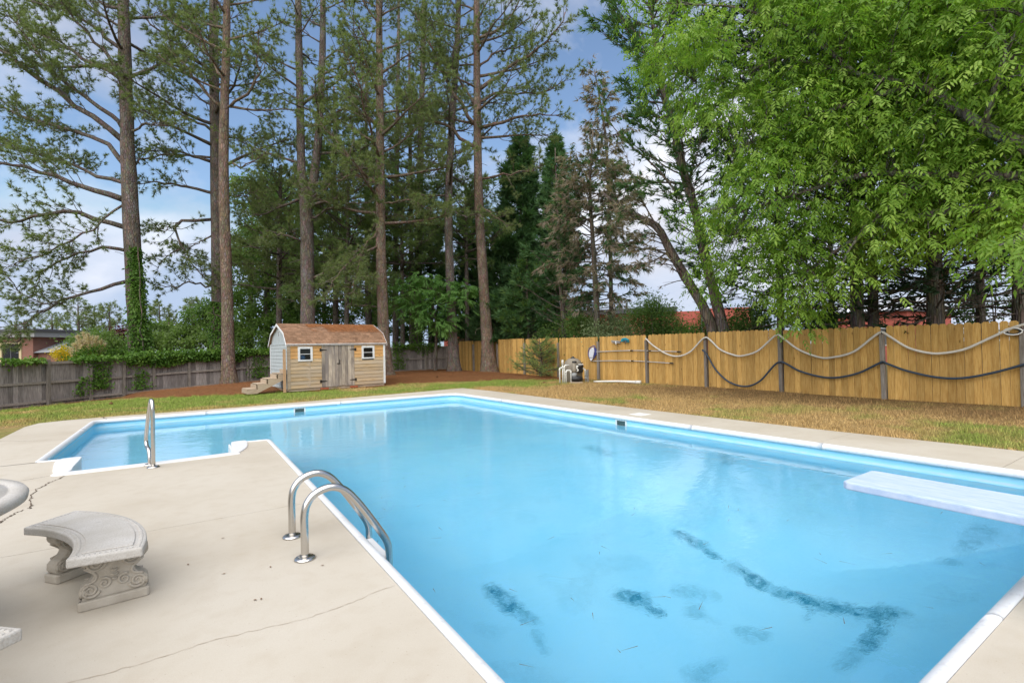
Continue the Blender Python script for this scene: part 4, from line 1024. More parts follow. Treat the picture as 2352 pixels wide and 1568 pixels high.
MB().box(fl(703, 858, -0.06), fl(738, 770, -0.005)).build('timer_box', M['box_grey'], eb, local=True, bevel=0.006)
for zx in (705, 730): MB().tube([fl(zx, 985, -0.05), fl(zx, 880, -0.05)], 0.016, 8).build('conduit', M['box_grey'], eb, True, local=True)

# ------------------------------------------------------------------ buildings beyond the fences
def bricks(name, c0, c1, mortar, scale=1.0):
    k = N(name, 0.9, 0.1); t = k.n.new('ShaderNodeTexBrick'); t.inputs['Scale'].default_value = scale
    for s_, v_ in (('Color1', c0), ('Color2', c1), ('Mortar', mortar)): t.inputs[s_].default_value = (*v_, 1)
    t.inputs['Brick Width'].default_value = 0.22; t.inputs['Row Height'].default_value = 0.075; t.inputs['Mortar Size'].default_value = 0.01
    mp_ = k.n.new('ShaderNodeCombineXYZ'); sx_ = k.n.new('ShaderNodeSeparateXYZ'); k.l.new(k.coord(), sx_.inputs[0])
    k.l.new(k.math('ADD', sx_.outputs[0], sx_.outputs[1]), mp_.inputs[0]); k.l.new(sx_.outputs[2], mp_.inputs[1]); k.l.new(mp_.outputs[0], t.inputs['Vector'])
    k.color(t.outputs[0]); M[name] = k.m
bricks('house_brick', (0.20, 0.065, 0.045), (0.26, 0.09, 0.06), (0.30, 0.25, 0.21))
bricks('hall_brick', (0.42, 0.10, 0.075), (0.48, 0.13, 0.095), (0.45, 0.15, 0.115))
k = N('grey_shingle', 0.9, 0.1); k.color(k.ramp(k.noise(3, 6, (1, 1, 6)), [(0.3, (0.24, 0.25, 0.26)), (0.7, (0.38, 0.39, 0.41))])); M['grey_shingle'] = k.m
simple('trim_cream', (0.55, 0.45, 0.27), 0.6, 0.3); simple('trim_grey', (0.30, 0.30, 0.30), 0.7, 0.2); simple('roof_dark', (0.10, 0.10, 0.11), 0.8, 0.2); simple('roof_pale', (0.62, 0.63, 0.65), 0.6, 0.3)
# brick house, far left
HD = 42.0
h0 = D(-60, 800, HD); hb = np.array((h0[0], h0[1], -0.4)); hang = -YAW
ho = empty('brick_house', hb, 'brick house with dark-glazed porch and pale grey hip roof beyond the weathered fence', 'house', rz=hang)
mpx = HD / FPX
def hx(px): return (px + 60) * mpx
def hz(py, px=60): return 1.45 + 0.4 + (816 - py) * mpx
HB = lambda nm, x0, x1, z0, z1, y0, y1, mt, par=ho: MB().box((x0, y0, z0), (x1, y1, z1)).build(nm, M[mt], par, local=True)
HB('wall', hx(-160), hx(0), 0, hz(772), 0.0, 4, 'house_brick')
HB('wall', hx(50), hx(76), 0, hz(772), 0.0, 4, 'house_brick'); HB('wall', hx(0), hx(50), hz(783), hz(772), 0.0, 0.3, 'house_brick'); HB('wall', hx(0), hx(50), 0, hz(842), 0.0, 0.3, 'house_brick')
HB('back_wall', hx(0), hx(50), 0, hz(772), 3.0, 3.2, 'shed_dark')
wn_ = empty('window', (hx(0), -0.05, hz(842)), None, None); wn_.parent = ho
ww, wh_ = hx(50) - hx(0), hz(783) - hz(842)
for lo, hi in (((0, 0, 0), (0.18, 0.2, wh_)), ((ww - 0.2, 0, 0), (ww, 0.2, wh_)), ((0.18, 0, wh_ - 0.16), (ww - 0.2, 0.2, wh_))): MB().box(lo, hi).build('frame', M['trim_cream'], wn_, local=True)
for q in range(2):
    MB().box((0.18 + q * (ww - 0.38) / 2 + 0.03, 0.08, 0.0), (0.18 + (q + 1) * (ww - 0.38) / 2 - 0.03, 0.1, wh_ - 0.17)).build('pane', M['glass'], wn_, local=True)
MB().box((0.16 + (ww - 0.38) / 2 - 0.02, 0.04, 0), (0.16 + (ww - 0.38) / 2 + 0.06, 0.12, wh_ - 0.16)).build('mullion', M['roof_dark'], wn_, local=True)
HB('fascia', hx(-165), hx(92), hz(772), hz(759), -0.5, 4.5, 'trim_grey'); HB('roof_edge', hx(-165), hx(96), hz(759), hz(754), -0.7, 4.7, 'roof_dark')
w0, w1 = hx(76.5), hx(138)
HB('wing_wall', w0, w1 - 0.35, 0, hz(808), 0.4, 5, 'house_brick'); HB('downspout', w1 - 0.45, w1 - 0.34, 0, hz(808), 0.28, 0.38, 'trim_cream')
z8 = hz(808); zt = hz(781)
P = np.array([(w0 - 1.5, 0.0, z8), (w1, 0.0, z8), (w1, 6, z8), (w0 - 1.5, 6, z8), (w0 - 1.5, 3, zt + 0.1), (w0 + 0.3, 3, zt + 0.1)])
MB().add(P, [(0, 1, 5, 4), (2, 3, 4, 5)]).add(P[[1, 2, 5]], [(0, 1, 2)]).build('wing_roof', M['grey_shingle'], ho, local=True)
# far gable
gD = 60.0; g0 = D(142, 800, gD)
fg = empty('gabled_house', (g0[0], g0[1], -0.4), 'distant pale gable peeping over the maple beyond the weathered fence', 'house', rz=hang); m6 = gD / FPX
MB().box((-1.4, 0, 0), (1.4, 5, 3.6)).build('wall', M['paint_white'], fg, local=True)
MB().extrude([(-1.5, 0.02, 3.61), (1.5, 0.02, 3.61), (0, 0.02, 5.0)], (0, 5, 0)).build('gable', M['paint_grey'], fg, local=True)
for sg in (-1, 1): MB().bar((sg * 1.65, -0.1, 3.5), (0, -0.1, 5.15), 0.12, 0.2, (0, 1, 0)).build('bargeboard', M['paint_white'], fg, local=True)
# red brick hall behind the honey fence
hd = 46.0
r0 = D(1020, 800, 52.0); r1 = D(1625, 800, 44.0); r0[2] = r1[2] = -0.3
dv_ = nrm((r1 - r0)[:2]); rz_ = math.atan2(dv_[1], dv_[0]); Lh = np.linalg.norm((r1 - r0)[:2])
ha = empty('brick_hall', r0, 'long red brick building glimpsed behind the conifers and honey fence', 'building', rz=rz_)
zt = 1.75 + (797 - 726) * 46 / FPX
MB().box((0, 0, 0), (Lh, 12, zt)).build('wall', M['hall_brick'], ha, local=True)
MB().box((-0.3, -0.4, zt), (Lh - 2.5, 12.4, zt + 0.45)).build('roof_edge', M['roof_dark'], ha, local=True)
zt2 = 1.75 + (790 - 714) * 44 / FPX
MB().box((Lh + 0.002, -1.5, 0), (Lh + 3.5, 12, zt2)).build('wing', M['hall_brick'], ha, local=True)
MB().tube([(Lh - 0.4, -0.25, 0), (Lh - 0.4, -0.25, zt2)], 0.09, 8).build('downspout', M['trim_grey'], ha, local=True)
r2 = D(1905, 800, 38.0); r3 = D(2085, 800, 34.0); r2[2] = r3[2] = -0.3
dv_ = nrm((r3 - r2)[:2]); rz_ = math.atan2(dv_[1], dv_[0]); Lh = np.linalg.norm((r3 - r2)[:2])
hc = empty('brick_annex', r2, 'red brick building with pale roof behind the dark trunks at right', 'building', rz=rz_)
zt = 1.75 + (783 - 722) * 36 / FPX
MB().box((0, 0, 0), (Lh, 10, zt)).build('wall', M['hall_brick'], hc, local=True)
MB().box((-0.3, -0.4, zt), (Lh + 0.3, 10, zt + 0.12)).build('gutter', M['roof_dark'], hc, local=True)
MB().extrude([(-0.3, -0.35, zt + 0.121), (-0.3, 10, zt + 0.121), (-0.3, 5, zt + 1.3)], (Lh + 0.6, 0, 0)).build('roof', M['roof_pale'], hc, local=True)
for q in range(3):
    x = 0.8 + q * 2.4; wn_ = empty('window', (x, -0.03, 1.3), None, None); wn_.parent = hc
    MB().box((0, 0, 0), (1.0, 0.04, 1.3)).build('frame', M['paint_white'], wn_, local=True); MB().box((0.08, -0.015, 0.08), (0.92, -0.002, 1.22)).build('pane', M['glass'], wn_, local=True)
# ------------------------------------------------------------------ trees
UP = np.array((0.0, 0, 1))
def needles(pos, dirs, K, L, w, spread, val, droop=0.0):
    pos, dirs = np.asarray(pos, float), nrm(dirs); n = len(pos)
    d = dirs[:, None] + spread * rng.normal(size=(n, K, 3)); d[..., 2] -= droop; d = nrm(d)
    sd_ = nrm(np.cross(d, rng.normal(size=(n, K, 3))))
    l = (L * (0.65 + 0.6 * rng.random((n, K))))[..., None]; b = pos[:, None]
    V = np.stack([b - sd_ * w / 2, b + sd_ * w / 2, b + d * l], 2).reshape(-1, 3)
    a = np.repeat(np.clip(np.asarray(val)[:, None] + rng.normal(0, 0.12, (n, K)), 0, 1).ravel(), 3)
    return V, np.arange(len(V)).reshape(-1, 3), a
def leaves(pos, dirs, L, w, val, fold=0.15, roll=None):
    pos, d = np.asarray(pos, float), nrm(dirs); n = len(pos)
    r_ = rng.normal(size=(n, 3)) if roll is None else roll
    sd_ = nrm(np.cross(d, r_)); nn = np.cross(sd_, d)
    L = np.broadcast_to(L, (n,))[:, None]; w = np.broadcast_to(w, (n,))[:, None]
    m = pos + d * L * 0.42 - nn * w * fold
    V = np.stack([pos, m + sd_ * w / 2 + nn * w * fold, pos + d * L - UP * L * 0.12, m - sd_ * w / 2 + nn * w * fold], 1).reshape(-1, 3)
    a = np.repeat(np.clip(np.asarray(val) + rng.normal(0, 0.10, n), 0, 1), 4)
    return V, np.arange(len(V)).reshape(-1, 4), a
def trunk_path(pp, n=28):
    P = np.array([D(x, y, d) for x, y, d, w in pp]); r = np.array([w * d / FPX / 2 * 0.86 for x, y, d, w in pp])
    z = float(gz(P[0, 0], P[0, 1])) - 0.12
    if P[0, 2] > z - 0.1:
        P = np.vstack([(P[0, 0], P[0, 1], z), P]) if P[0, 2] > z + 0.6 else np.vstack([(P[0, 0], P[0, 1], z), P[1:]]); r = np.r_[r[0], r] if len(r) < len(P) else r
    S = smoothpath(P, n)
    if S[-1, 2] - S[0, 2] > 8: k0 = np.linspace(0, 1, 6)[:-1]; S = np.vstack([S[0] + (S[1] - S[0]) * k0[:, None], S[1:]])
    cz = np.maximum.accumulate(P[:, 2] + np.arange(len(P)) * 1e-4); R = np.interp(S[:, 2], cz, r); R = R * (1 + 0.30 * np.exp(-(S[:, 2] - S[0, 2] - 0.1) / 0.28))
    return S, R
def limb_path(p, az, el, L, curve, n=9, wob=0.10):
    d = np.array((math.cos(az) * math.cos(el), math.sin(az) * math.cos(el), math.sin(el))); P = [np.array(p, float)]
    for k_ in range(n):
        d = nrm(d + UP * curve / n + rng.normal(0, wob, 3) * (0.5 + k_ / n)); P.append(P[-1] + d * L / n)
    return np.array(P)
def zat(S, z):
    k_ = int(np.clip(np.searchsorted(S[:, 2], z), 1, len(S) - 1)); t = np.clip((z - S[k_ - 1, 2]) / (S[k_, 2] - S[k_ - 1, 2] + 1e-6), 0, 1)
    return S[k_ - 1] * (1 - t) + S[k_] * t
def pine(label, stems, manual=(), n=24, z0=6.0, z1=22.0, Lmax=4.5, Lmin=1.4, azs=None, el=(0.05, 0.7), curve=0.35, tuft=(18, 0.21, 0.026), dens=1.0, mat='needle', bk='bark_pine', name='pine_tree', split=True, start=0.25, group='tall pines behind the pool', droop=0.05, dead=6):
    SR_ = [trunk_path(s) for s in stems]
    S0, R0 = SR_[0]
    root = empty(name, S0[0] + (0, 0, 0.1), label, 'tree', group)
    for q, (S, R) in enumerate(SR_):
        m = MB(); m.tube(S, R, 14, jit=0.035)
        if q == 0:
            pass
        m.build('trunk' if q == 0 else 'stem', M[bk], root, True)
    limbs = [(smoothpath([D(*p) for p in L_[0]], 12) + np.r_[np.zeros((1, 3)), rng.normal(0, 0.05, (11, 3))], L_[1]) for L_ in manual]
    for q in range(n):
        S, R = SR_[q % len(SR_)]
        zt = min(z1, S[-1, 2] - 0.3); f = (q + 0.5) / n; z = z0 + (zt - z0) * f ** 0.9; p = zat(S, z)
        az = (q * 2.39996 + rng.normal(0, 0.4)) if azs is None else rng.uniform(*azs)
        L = (Lmax * (1 - f) ** 0.7 + Lmin) * rng.uniform(0.65, 1.15)
        limbs.append((limb_path(p, az, el[0] + (el[1] - el[0]) * f + rng.normal(0, 0.12), L, curve * rng.uniform(0.2, 1.3)), 0.018 * L + 0.012))
    tw0, tw1, tr0, tr1, tp_, td_ = [], [], [], [], [], []
    lm = MB()
    for P, r_ in limbs:
        Lg = np.linalg.norm(np.diff(P, axis=0), axis=1).sum()
        rr = np.linspace(r_, r_ * 0.16, len(P))
        if split: MB().tube(P, rr, 7, jit=0.05).build('limb', M[bk], root, True)
        else: lm.tube(P, rr, 5)
        cs = np.r_[0, np.cumsum(np.linalg.norm(np.diff(P, axis=0), axis=1))]
        m_ = max(3, int(Lg * 3.4 * dens))
        for q in range(m_):
            t = start + (1 - start) * (q + rng.random()) / m_
            p = np.array([np.interp(t * Lg, cs, P[:, a]) for a in range(3)]); k_ = min(len(P) - 2, int(np.searchsorted(cs, t * Lg)) - 1); T = nrm(P[k_ + 1] - P[max(k_, 0)])
            sd_ = nrm(np.cross(T, UP)) * (1 if q % 2 else -1)
            d = nrm(T * 0.7 + sd_ * rng.uniform(0.4, 1.1) + UP * rng.normal(0.12, 0.28)); ls = (0.30 + 0.30 * rng.random()) * Lg * (1 - 0.72 * t) * 0.8 + 0.28
            ls = min(ls, 1.7); b = p; ns = max(2, int(ls / 0.26))
            for s_ in range(ns):
                d = nrm(d + rng.normal(0, 0.18, 3) + UP * 0.06); e = b + d * ls / ns
                tw0.append(b); tw1.append(e); tr0.append(0.016 * (1 - s_ / ns) + 0.006); tr1.append(0.016 * (1 - (s_ + 1) / ns) + 0.006)
                if s_ > 0 or ns < 3:
                    for _ in range(3):
                        d2 = nrm(d + rng.normal(0, 0.65, 3)); e2 = e + d2 * rng.uniform(0.06, 0.26); tw0.append(e); tw1.append(e2); tr0.append(0.007); tr1.append(0.004); tp_.append(e2); td_.append(d2)
                b = e
            tp_.append(b); td_.append(d)
    if dead:
        for _ in range(dead):
            S, R = SR_[0]; z = rng.uniform(1.6, max(z0, 3)); p = zat(S, z); P = limb_path(p, rng.uniform(0, 6.28), rng.uniform(-0.2, 0.4), rng.uniform(0.3, 1.3), -0.3, 5, 0.2)
            tw0 += list(P[:-1]); tw1 += list(P[1:]); tr0 += [0.014] * 5; tr1 += [0.010] * 5
    if not split: tag(lm.build('branches', M[bk], root, True), kind='stuff')
    tag(MB().segs(tw0, tw1, tr0, tr1).build('twigs', M['bark_grey'], root), kind='stuff')
    tp_, td_ = np.array(tp_), np.array(td_)
    cl = 0.42 + 0.25 * vnoise(tp_[:, 0] + tp_[:, 2], tp_[:, 1], 0.9, 21) + rng.normal(0, 0.08, len(tp_))
    V, F, a = needles(tp_, td_, *tuft[:1], tuft[1], tuft[2], 0.55, cl, droop)
    V2, F2, a2 = V, F, a
    MB().add(V, F, a).build('crown', M[mat], root)
    return root, SR_
def cedar(label, pp, z0, zt, Rm, n, mat='cedar', spray=(7, 0.34, 0.07), el=0.25, curve=0.3, prof=None, bare=0.0, bk='bark_grey', name='cedar_tree', group='dark conifers behind the fence', extra=(), sub=8, droop=0.0, spread=0.42, sag=0.0, azs=None, mat2=None, frac2=0.0, leafy=None):
    S, R = trunk_path(pp); root = empty(name, S[0] + (0, 0, 0.1), label, 'tree', group)
    MB().tube(S, R, 10, jit=0.06).build('trunk', M[bk], root, True)
    paths = []
    for q in range(n):
        f = (q + rng.random()) / n; z = z0 + (zt - z0) * f; p = zat(S, z)
        if z > S[-1, 2]: p = S[-1] + (0, 0, z - S[-1, 2])
        L = Rm * (prof(f) if prof else (1 - f) ** 0.75 * 0.95 + 0.06) * rng.uniform(0.6, 1.15); az = q * 2.39996 + rng.normal(0, 0.3) if azs is None else rng.uniform(*azs)
        paths.append((limb_path(p, az, el + rng.normal(0, 0.15) + 0.35 * f, L, curve, 6, 0.12), L, f))
    for e in extra: paths.append((smoothpath([D(*p) for p in e], 10), 3.0, 1.0))
    bm, a0, a1, r0, r1, sp, sdr, ff = MB(), [], [], [], [], [], [], []
    for P, L, f in paths:
        bm.tube(P, np.linspace(0.010 + 0.010 * L, 0.006, len(P)), 4, cap=False)
        m_ = max(3, int(sub * L / 1.2))
        for q in range(m_):
            t = 0.22 + 0.78 * (q + rng.random()) / m_; x = t * (len(P) - 1); k_ = min(int(x), len(P) - 2); p = P[k_] + (P[k_ + 1] - P[k_]) * (x - k_); T = nrm(P[k_ + 1] - P[k_])
            d = nrm(T + nrm(np.cross(T, UP)) * rng.normal(0, 0.8) + UP * rng.normal(0.05, 0.3)); ls = rng.uniform(0.15, 0.5) * (1.15 - 0.5 * t) * min(1, L / 1.5) + 0.08; e = p + d * ls
            a0.append(p); a1.append(e); r0.append(0.009); r1.append(0.004)
            lf = 1.0 if leafy is None else leafy(p, f, t)
            if rng.random() < lf * (1 - bare * (1 - t)):
                sp += [e, (p + e) / 2]; sdr += [d, d]; ff += [rng.normal(0, 0.07)] * 2
                if t > 0.6: sp.append(e + rng.normal(0, 0.12, 3)); sdr.append(nrm(d + rng.normal(0, 0.4, 3))); ff.append(0.1)
        sp.append(P[-1]); sdr.append(P[-1] - P[-2]); ff.append(0.15)
    bm.segs(a0, a1, r0, r1); tag(bm.build('branches', M[bk], root), kind='stuff')
    sp, sdr, ff = np.array(sp), np.array(sdr), np.array(ff)
    cl = 0.38 + 0.45 * (vnoise(sp[:, 0] * 1.0 + sp[:, 2] * 0.7, sp[:, 1] + sp[:, 2] * 0.6, 0.9, 31) - 0.5) + ff + rng.normal(0, 0.08, len(sp))
    pick = rng.random(len(sp)) < frac2 if mat2 else np.zeros(len(sp), bool)
    V, F, a = needles(sp[~pick], sdr[~pick], *spray[:1], spray[1], spray[2], spread, cl[~pick], droop); MB().add(V, F, a).build('crown', M[mat], root)
    if mat2 and pick.any():
        V, F, a = needles(sp[pick], sdr[pick], *spray[:1], spray[1], spray[2], spread, cl[pick], droop); MB().add(V, F, a).build('crown', M[mat2], root)
    return root
def broadleaf(label, pp, blobs, nclump, per, L, w, mat='oak', name='broadleaf_tree', group='leafy trees beyond the fence', rc=0.55, bk='bark_grey', shell=0.55, cat='tree'):
    S, R = trunk_path(pp); root = empty(name, S[0] + (0, 0, 0.1), label, cat, group)
    MB().tube(S, R, 9, jit=0.05).build('trunk', M[bk], root, True)
    wts = np.array([b[3] * b[4] * b[5] for b in blobs]) ** 0.67; wts /= wts.sum()
    C = []
    for b, k_ in zip(blobs, (wts * nclump).astype(int) + 1):
        c = D(*b[:3]); u = nrm(rng.normal(size=(k_, 3))) * (shell + (1 - shell) * rng.random((k_, 1))); C.append(c + u * np.array((b[3], b[4], b[5])))
    C = np.vstack(C); bm = MB()
    for c in C[::3]:
        z = max(S[0, 2] + 1.0, min(c[2] - 0.8, S[-1, 2])); p = zat(S, z); bm.tube(smoothpath([p, (p + c) / 2 + rng.normal(0, 0.2, 3) - (0, 0, 0.15), c], 5), np.linspace(0.045, 0.010, 5), 4, cap=False)
    tag(bm.build('branches', M[bk], root), kind='stuff')
    n = len(C) * per; pos = np.repeat(C, per, 0) + rng.normal(0, rc * 0.5, (n, 3)) * (1, 1, 0.7)
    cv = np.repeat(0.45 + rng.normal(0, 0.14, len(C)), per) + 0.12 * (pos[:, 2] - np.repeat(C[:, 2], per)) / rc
    d = rng.normal(size=(n, 3)); d[:, 2] -= 0.4
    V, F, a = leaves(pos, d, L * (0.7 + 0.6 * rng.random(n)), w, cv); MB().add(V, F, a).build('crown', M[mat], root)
    return root
def shrub(label, c, rad, n, L, w, mat, name='shrub', cat='shrub', group=None, lumps=14, base=None):
    c = np.array(c, float); rad = np.array(rad, float); g0 = float(gz(c[0], c[1])) if base is None else base
    root = empty(name, (c[0], c[1], g0), label, cat, group)
    u = nrm(rng.normal(size=(lumps, 3))) * (0.45 + 0.5 * rng.random((lumps, 1))); C = c + u * rad
    bm = MB(); gp_ = np.array((c[0], c[1], g0 - 0.05))
    for q in C: bm.tube(smoothpath([gp_, (gp_ + q) / 2 + rng.normal(0, 0.1, 3), q], 5), np.linspace(0.03, 0.008, 5), 4, cap=False)
    bm.build('stems', M['bark_grey'], root)
    k_ = rng.integers(0, lumps, n); pos = C[k_] + rng.normal(size=(n, 3)) * rad * 0.26; d = rng.normal(size=(n, 3)) + nrm(pos - c) * 0.8
    V, F, a = leaves(pos, d, L * (0.7 + 0.6 * rng.random(n)), w, 0.45 + 0.16 * rng.normal(size=lumps)[k_]); MB().add(V, F, a).build('foliage', M[mat], root)
    return root

# --- tall pines
r_, P1S = pine('ivy-clad tall pine at far left with long sweeping limbs', [[(320, 838, 24, 46), (312, 700, 24, 41), (300, 480, 24, 37), (290, 250, 24, 31), (283, 0, 24, 26), (278, -250, 24, 18), (276, -430, 24, 8)]],
     manual=[([(283, 324, 24), (210, 267, 23.5), (120, 204, 23), (60, 159, 22.6), (0, 114, 22.2), (-60, 80, 22)], 0.15), ([(283, 375, 24), (240, 330, 24.2), (150, 297, 24.6), (60, 267, 25), (0, 246, 25.2), (-70, 220, 25.5)], 0.13),
             ([(285, 300, 24), (255, 264, 23.6), (180, 210, 23), (120, 168, 22.6), (84, 114, 22.2), (36, 54, 22)], 0.12), ([(276, 180, 24), (210, 144, 24.3), (150, 111, 24.6), (105, 87, 25), (45, 54, 25.3), (0, 30, 25.5)], 0.11),
             ([(279, 171, 24), (240, 120, 23.6), (195, 69, 23.3), (156, 30, 23), (125, -20, 22.8)], 0.10), ([(282, 114, 24), (234, 75, 24.3), (168, 33, 24.8), (90, 9, 25.4), (20, -10, 26)], 0.10),
             ([(284, 459, 24), (210, 435, 23.4), (150, 414, 22.9), (75, 387, 22.4), (0, 372, 22), (-60, 362, 21.8)], 0.15), ([(286, 522, 24), (210, 500, 23.4), (135, 486, 22.9), (60, 506, 22.6), (0, 506, 22.4), (-50, 500, 22)], 0.13),
             ([(288, 575, 24), (240, 569, 23.5), (165, 584, 23), (105, 617, 22.6), (81, 656, 22.3)], 0.09), ([(290, 647, 24), (225, 662, 23.3), (156, 686, 22.7), (90, 716, 22.2), (45, 752, 21.9), (10, 790, 21.7)], 0.09),
             ([(286, 420, 24), (200, 395, 25), (120, 360, 25.8), (40, 340, 26.5), (-40, 330, 27)], 0.10), ([(302, 300, 24), (350, 285, 23), (400, 290, 22.5)], 0.06), ([(298, 380, 24), (345, 362, 24.8), (395, 352, 25.4)], 0.06), ([(300, 180, 24), (350, 160, 24.5), (400, 120, 25)], 0.06), ([(150, 690, 22.6), (120, 700, 22), (60, 680, 21.6), (20, 640, 21.4)], 0.04), ([(90, 716, 22.2), (60, 755, 21.8), (30, 800, 21.5)], 0.035), ([(284, 470, 24), (220, 520, 22.8), (150, 560, 22), (60, 600, 21.6), (0, 615, 21.3)], 0.06)],
     n=16, z0=14.5, z1=23, Lmax=4, tuft=(18, 0.20, 0.025), dens=1.35)
pine('grey pine behind the fence, left of an orange-barked twin trunk', [[(502, 855, 27, 33), (500, 700, 27, 29), (497, 480, 27, 27), (493, 250, 27, 24), (490, 0, 27, 20), (488, -250, 27, 12), (488, -380, 27, 6)]],
     manual=[([(488, 504, 27), (420, 506, 26.2), (405, 530, 26), (420, 572, 25.8), (450, 614, 25.6), (486, 659, 25.2)], 0.09), ([(487, 372, 27), (435, 354, 26.3), (390, 346, 25.8), (312, 350, 25.2)], 0.09), ([(489, 444, 27), (420, 429, 26.5), (360, 420, 26), (300, 424, 25.6)], 0.09),
             ([(486, 168, 27), (420, 114, 26.4), (360, 66, 26), (300, 18, 25.6)], 0.11), ([(486, 300, 27), (430, 270, 27.4), (370, 255, 28), (320, 250, 28.4)], 0.08), ([(420, 572, 25.8), (385, 590, 25.5), (355, 620, 25.2)], 0.045), ([(487, 655, 27), (440, 650, 26.4), (390, 660, 26), (340, 650, 25.6)], 0.06), ([(420, 506, 26.2), (380, 530, 25.8), (335, 525, 25.4)], 0.04), ([(488, 540, 27), (450, 560, 26.6), (415, 580, 26.2)], 0.05), ([(492, 470, 27), (540, 450, 26.5), (600, 440, 26)], 0.05)],
     n=20, z0=11, z1=22, Lmax=3.8, dens=1.15)
pine('orange-barked pine standing inside the fence left of the shed', [[(527, 874, 23, 38), (524, 800, 23, 31), (521, 650, 23, 28), (515, 480, 23, 26), (514, 300, 23, 23), (520, 100, 23, 19), (522, -100, 23, 14), (523, -280, 23, 7)]],
     manual=[([(528, 246, 23), (585, 192, 22.6), (591, 120, 22.3), (602, 60, 22)], 0.07), ([(516, 249, 23), (450, 186, 22.6), (420, 144, 22.3), (381, 105, 22)], 0.08), ([(520, 372, 23), (560, 382, 22.7), (610, 345, 22.4)], 0.05), ([(516, 180, 23), (470, 120, 23.5), (430, 60, 24)], 0.07)],
     n=14, z0=12.5, z1=20.5, Lmax=2.8, bk='bark_orange', dens=1.1)
pine('double-stemmed pine rising straight behind the shed roof', [[(710, 860, 25.5, 44), (708, 740, 25.5, 37), (706, 600, 25.5, 34), (704, 490, 25.5, 33), (693, 400, 25.5, 22), (689, 220, 25.5, 19), (685, 0, 25.5, 16), (683, -260, 25.5, 8)], [(704, 500, 25.5, 26), (718, 430, 25.5, 23), (731, 320, 25.5, 20), (740, 150, 25.5, 17), (742, 0, 25.5, 14), (745, -240, 25.5, 7)]],
     manual=[([(694, 230, 25.5), (645, 215, 25), (610, 260, 24.6)], 0.04), ([(740, 170, 25.5), (790, 150, 25), (850, 135, 24.6)], 0.07), ([(720, 640, 25.5), (770, 610, 24.5), (830, 640, 23.8)], 0.06), ([(706, 560, 25.5), (650, 540, 24.6), (600, 545, 24)], 0.06), ([(714, 500, 25.5), (780, 470, 24.6), (850, 465, 24)], 0.07)],
     n=26, z0=8.5, z1=21, Lmax=3.4, bk='bark_pine', dens=1.1)
pine('straight pine just right of the shed, inside the fence', [[(887, 868, 25.0, 42), (882, 780, 25, 31), (876, 620, 25, 27), (873, 420, 25, 24), (872, 200, 25, 20), (870, 0, 25, 16), (868, -240, 25, 8)]],
     manual=[([(874, 420, 25), (820, 400, 24.5), (760, 420, 24), (720, 450, 23.6)], 0.08), ([(873, 300, 25), (830, 260, 24.5), (770, 258, 24), (720, 290, 23.6)], 0.08), ([(876, 560, 25), (820, 590, 24), (770, 640, 23.3), (740, 690, 22.8)], 0.06), ([(876, 470, 25), (930, 460, 24.5), (990, 480, 24)], 0.06), ([(876, 520, 25), (840, 560, 24), (815, 640, 23.4), (805, 690, 23)], 0.05)],
     n=34, z0=7.5, z1=21, Lmax=3.3, bk='bark_orange', dens=1.2)
pine('slim grey pine behind the fence between the shed and mimosa', [[(908, 860, 33, 17), (909, 600, 33, 15), (912, 350, 33, 12), (915, 100, 33, 9), (916, -50, 33, 5)]], n=22, z0=9, z1=20, Lmax=2.4, split=False, tuft=(13, 0.24, 0.032))
r6, P6S = pine('ivy-flecked pine behind the mimosa canopy', [[(959, 860, 33.5, 26), (960, 640, 33.5, 22), (966, 350, 33.5, 17), (972, 100, 33.5, 13), (975, -150, 33.5, 6)]], n=24, z0=9, z1=24, Lmax=3.2, split=False, tuft=(13, 0.24, 0.032))
pine('thin pine crowding the ivy-flecked trunk behind the mimosa', [[(946, 860, 35, 14), (944, 500, 35, 12), (941, 250, 35, 9), (940, 100, 35, 5)]], n=16, z0=10, z1=20, Lmax=2.0, split=False, tuft=(13, 0.24, 0.032))
pine('pine with flared base left of the corner pair, inside the fences', [[(1044, 862, 27.8, 38), (1040, 780, 27.8, 27), (1034, 640, 27.8, 23), (1030, 480, 27.8, 21), (1037, 300, 27.8, 18), (1050, 100, 27.8, 15), (1058, -120, 27.8, 10), (1062, -260, 27.8, 5)]],
     manual=[([(1032, 480, 27.8), (1070, 495, 27), (1110, 490, 26.5)], 0.05), ([(1030, 340, 27.8), (1000, 360, 27.2), (960, 380, 26.8)], 0.05)], n=26, z0=9, z1=22, Lmax=3.2, dens=1.1)
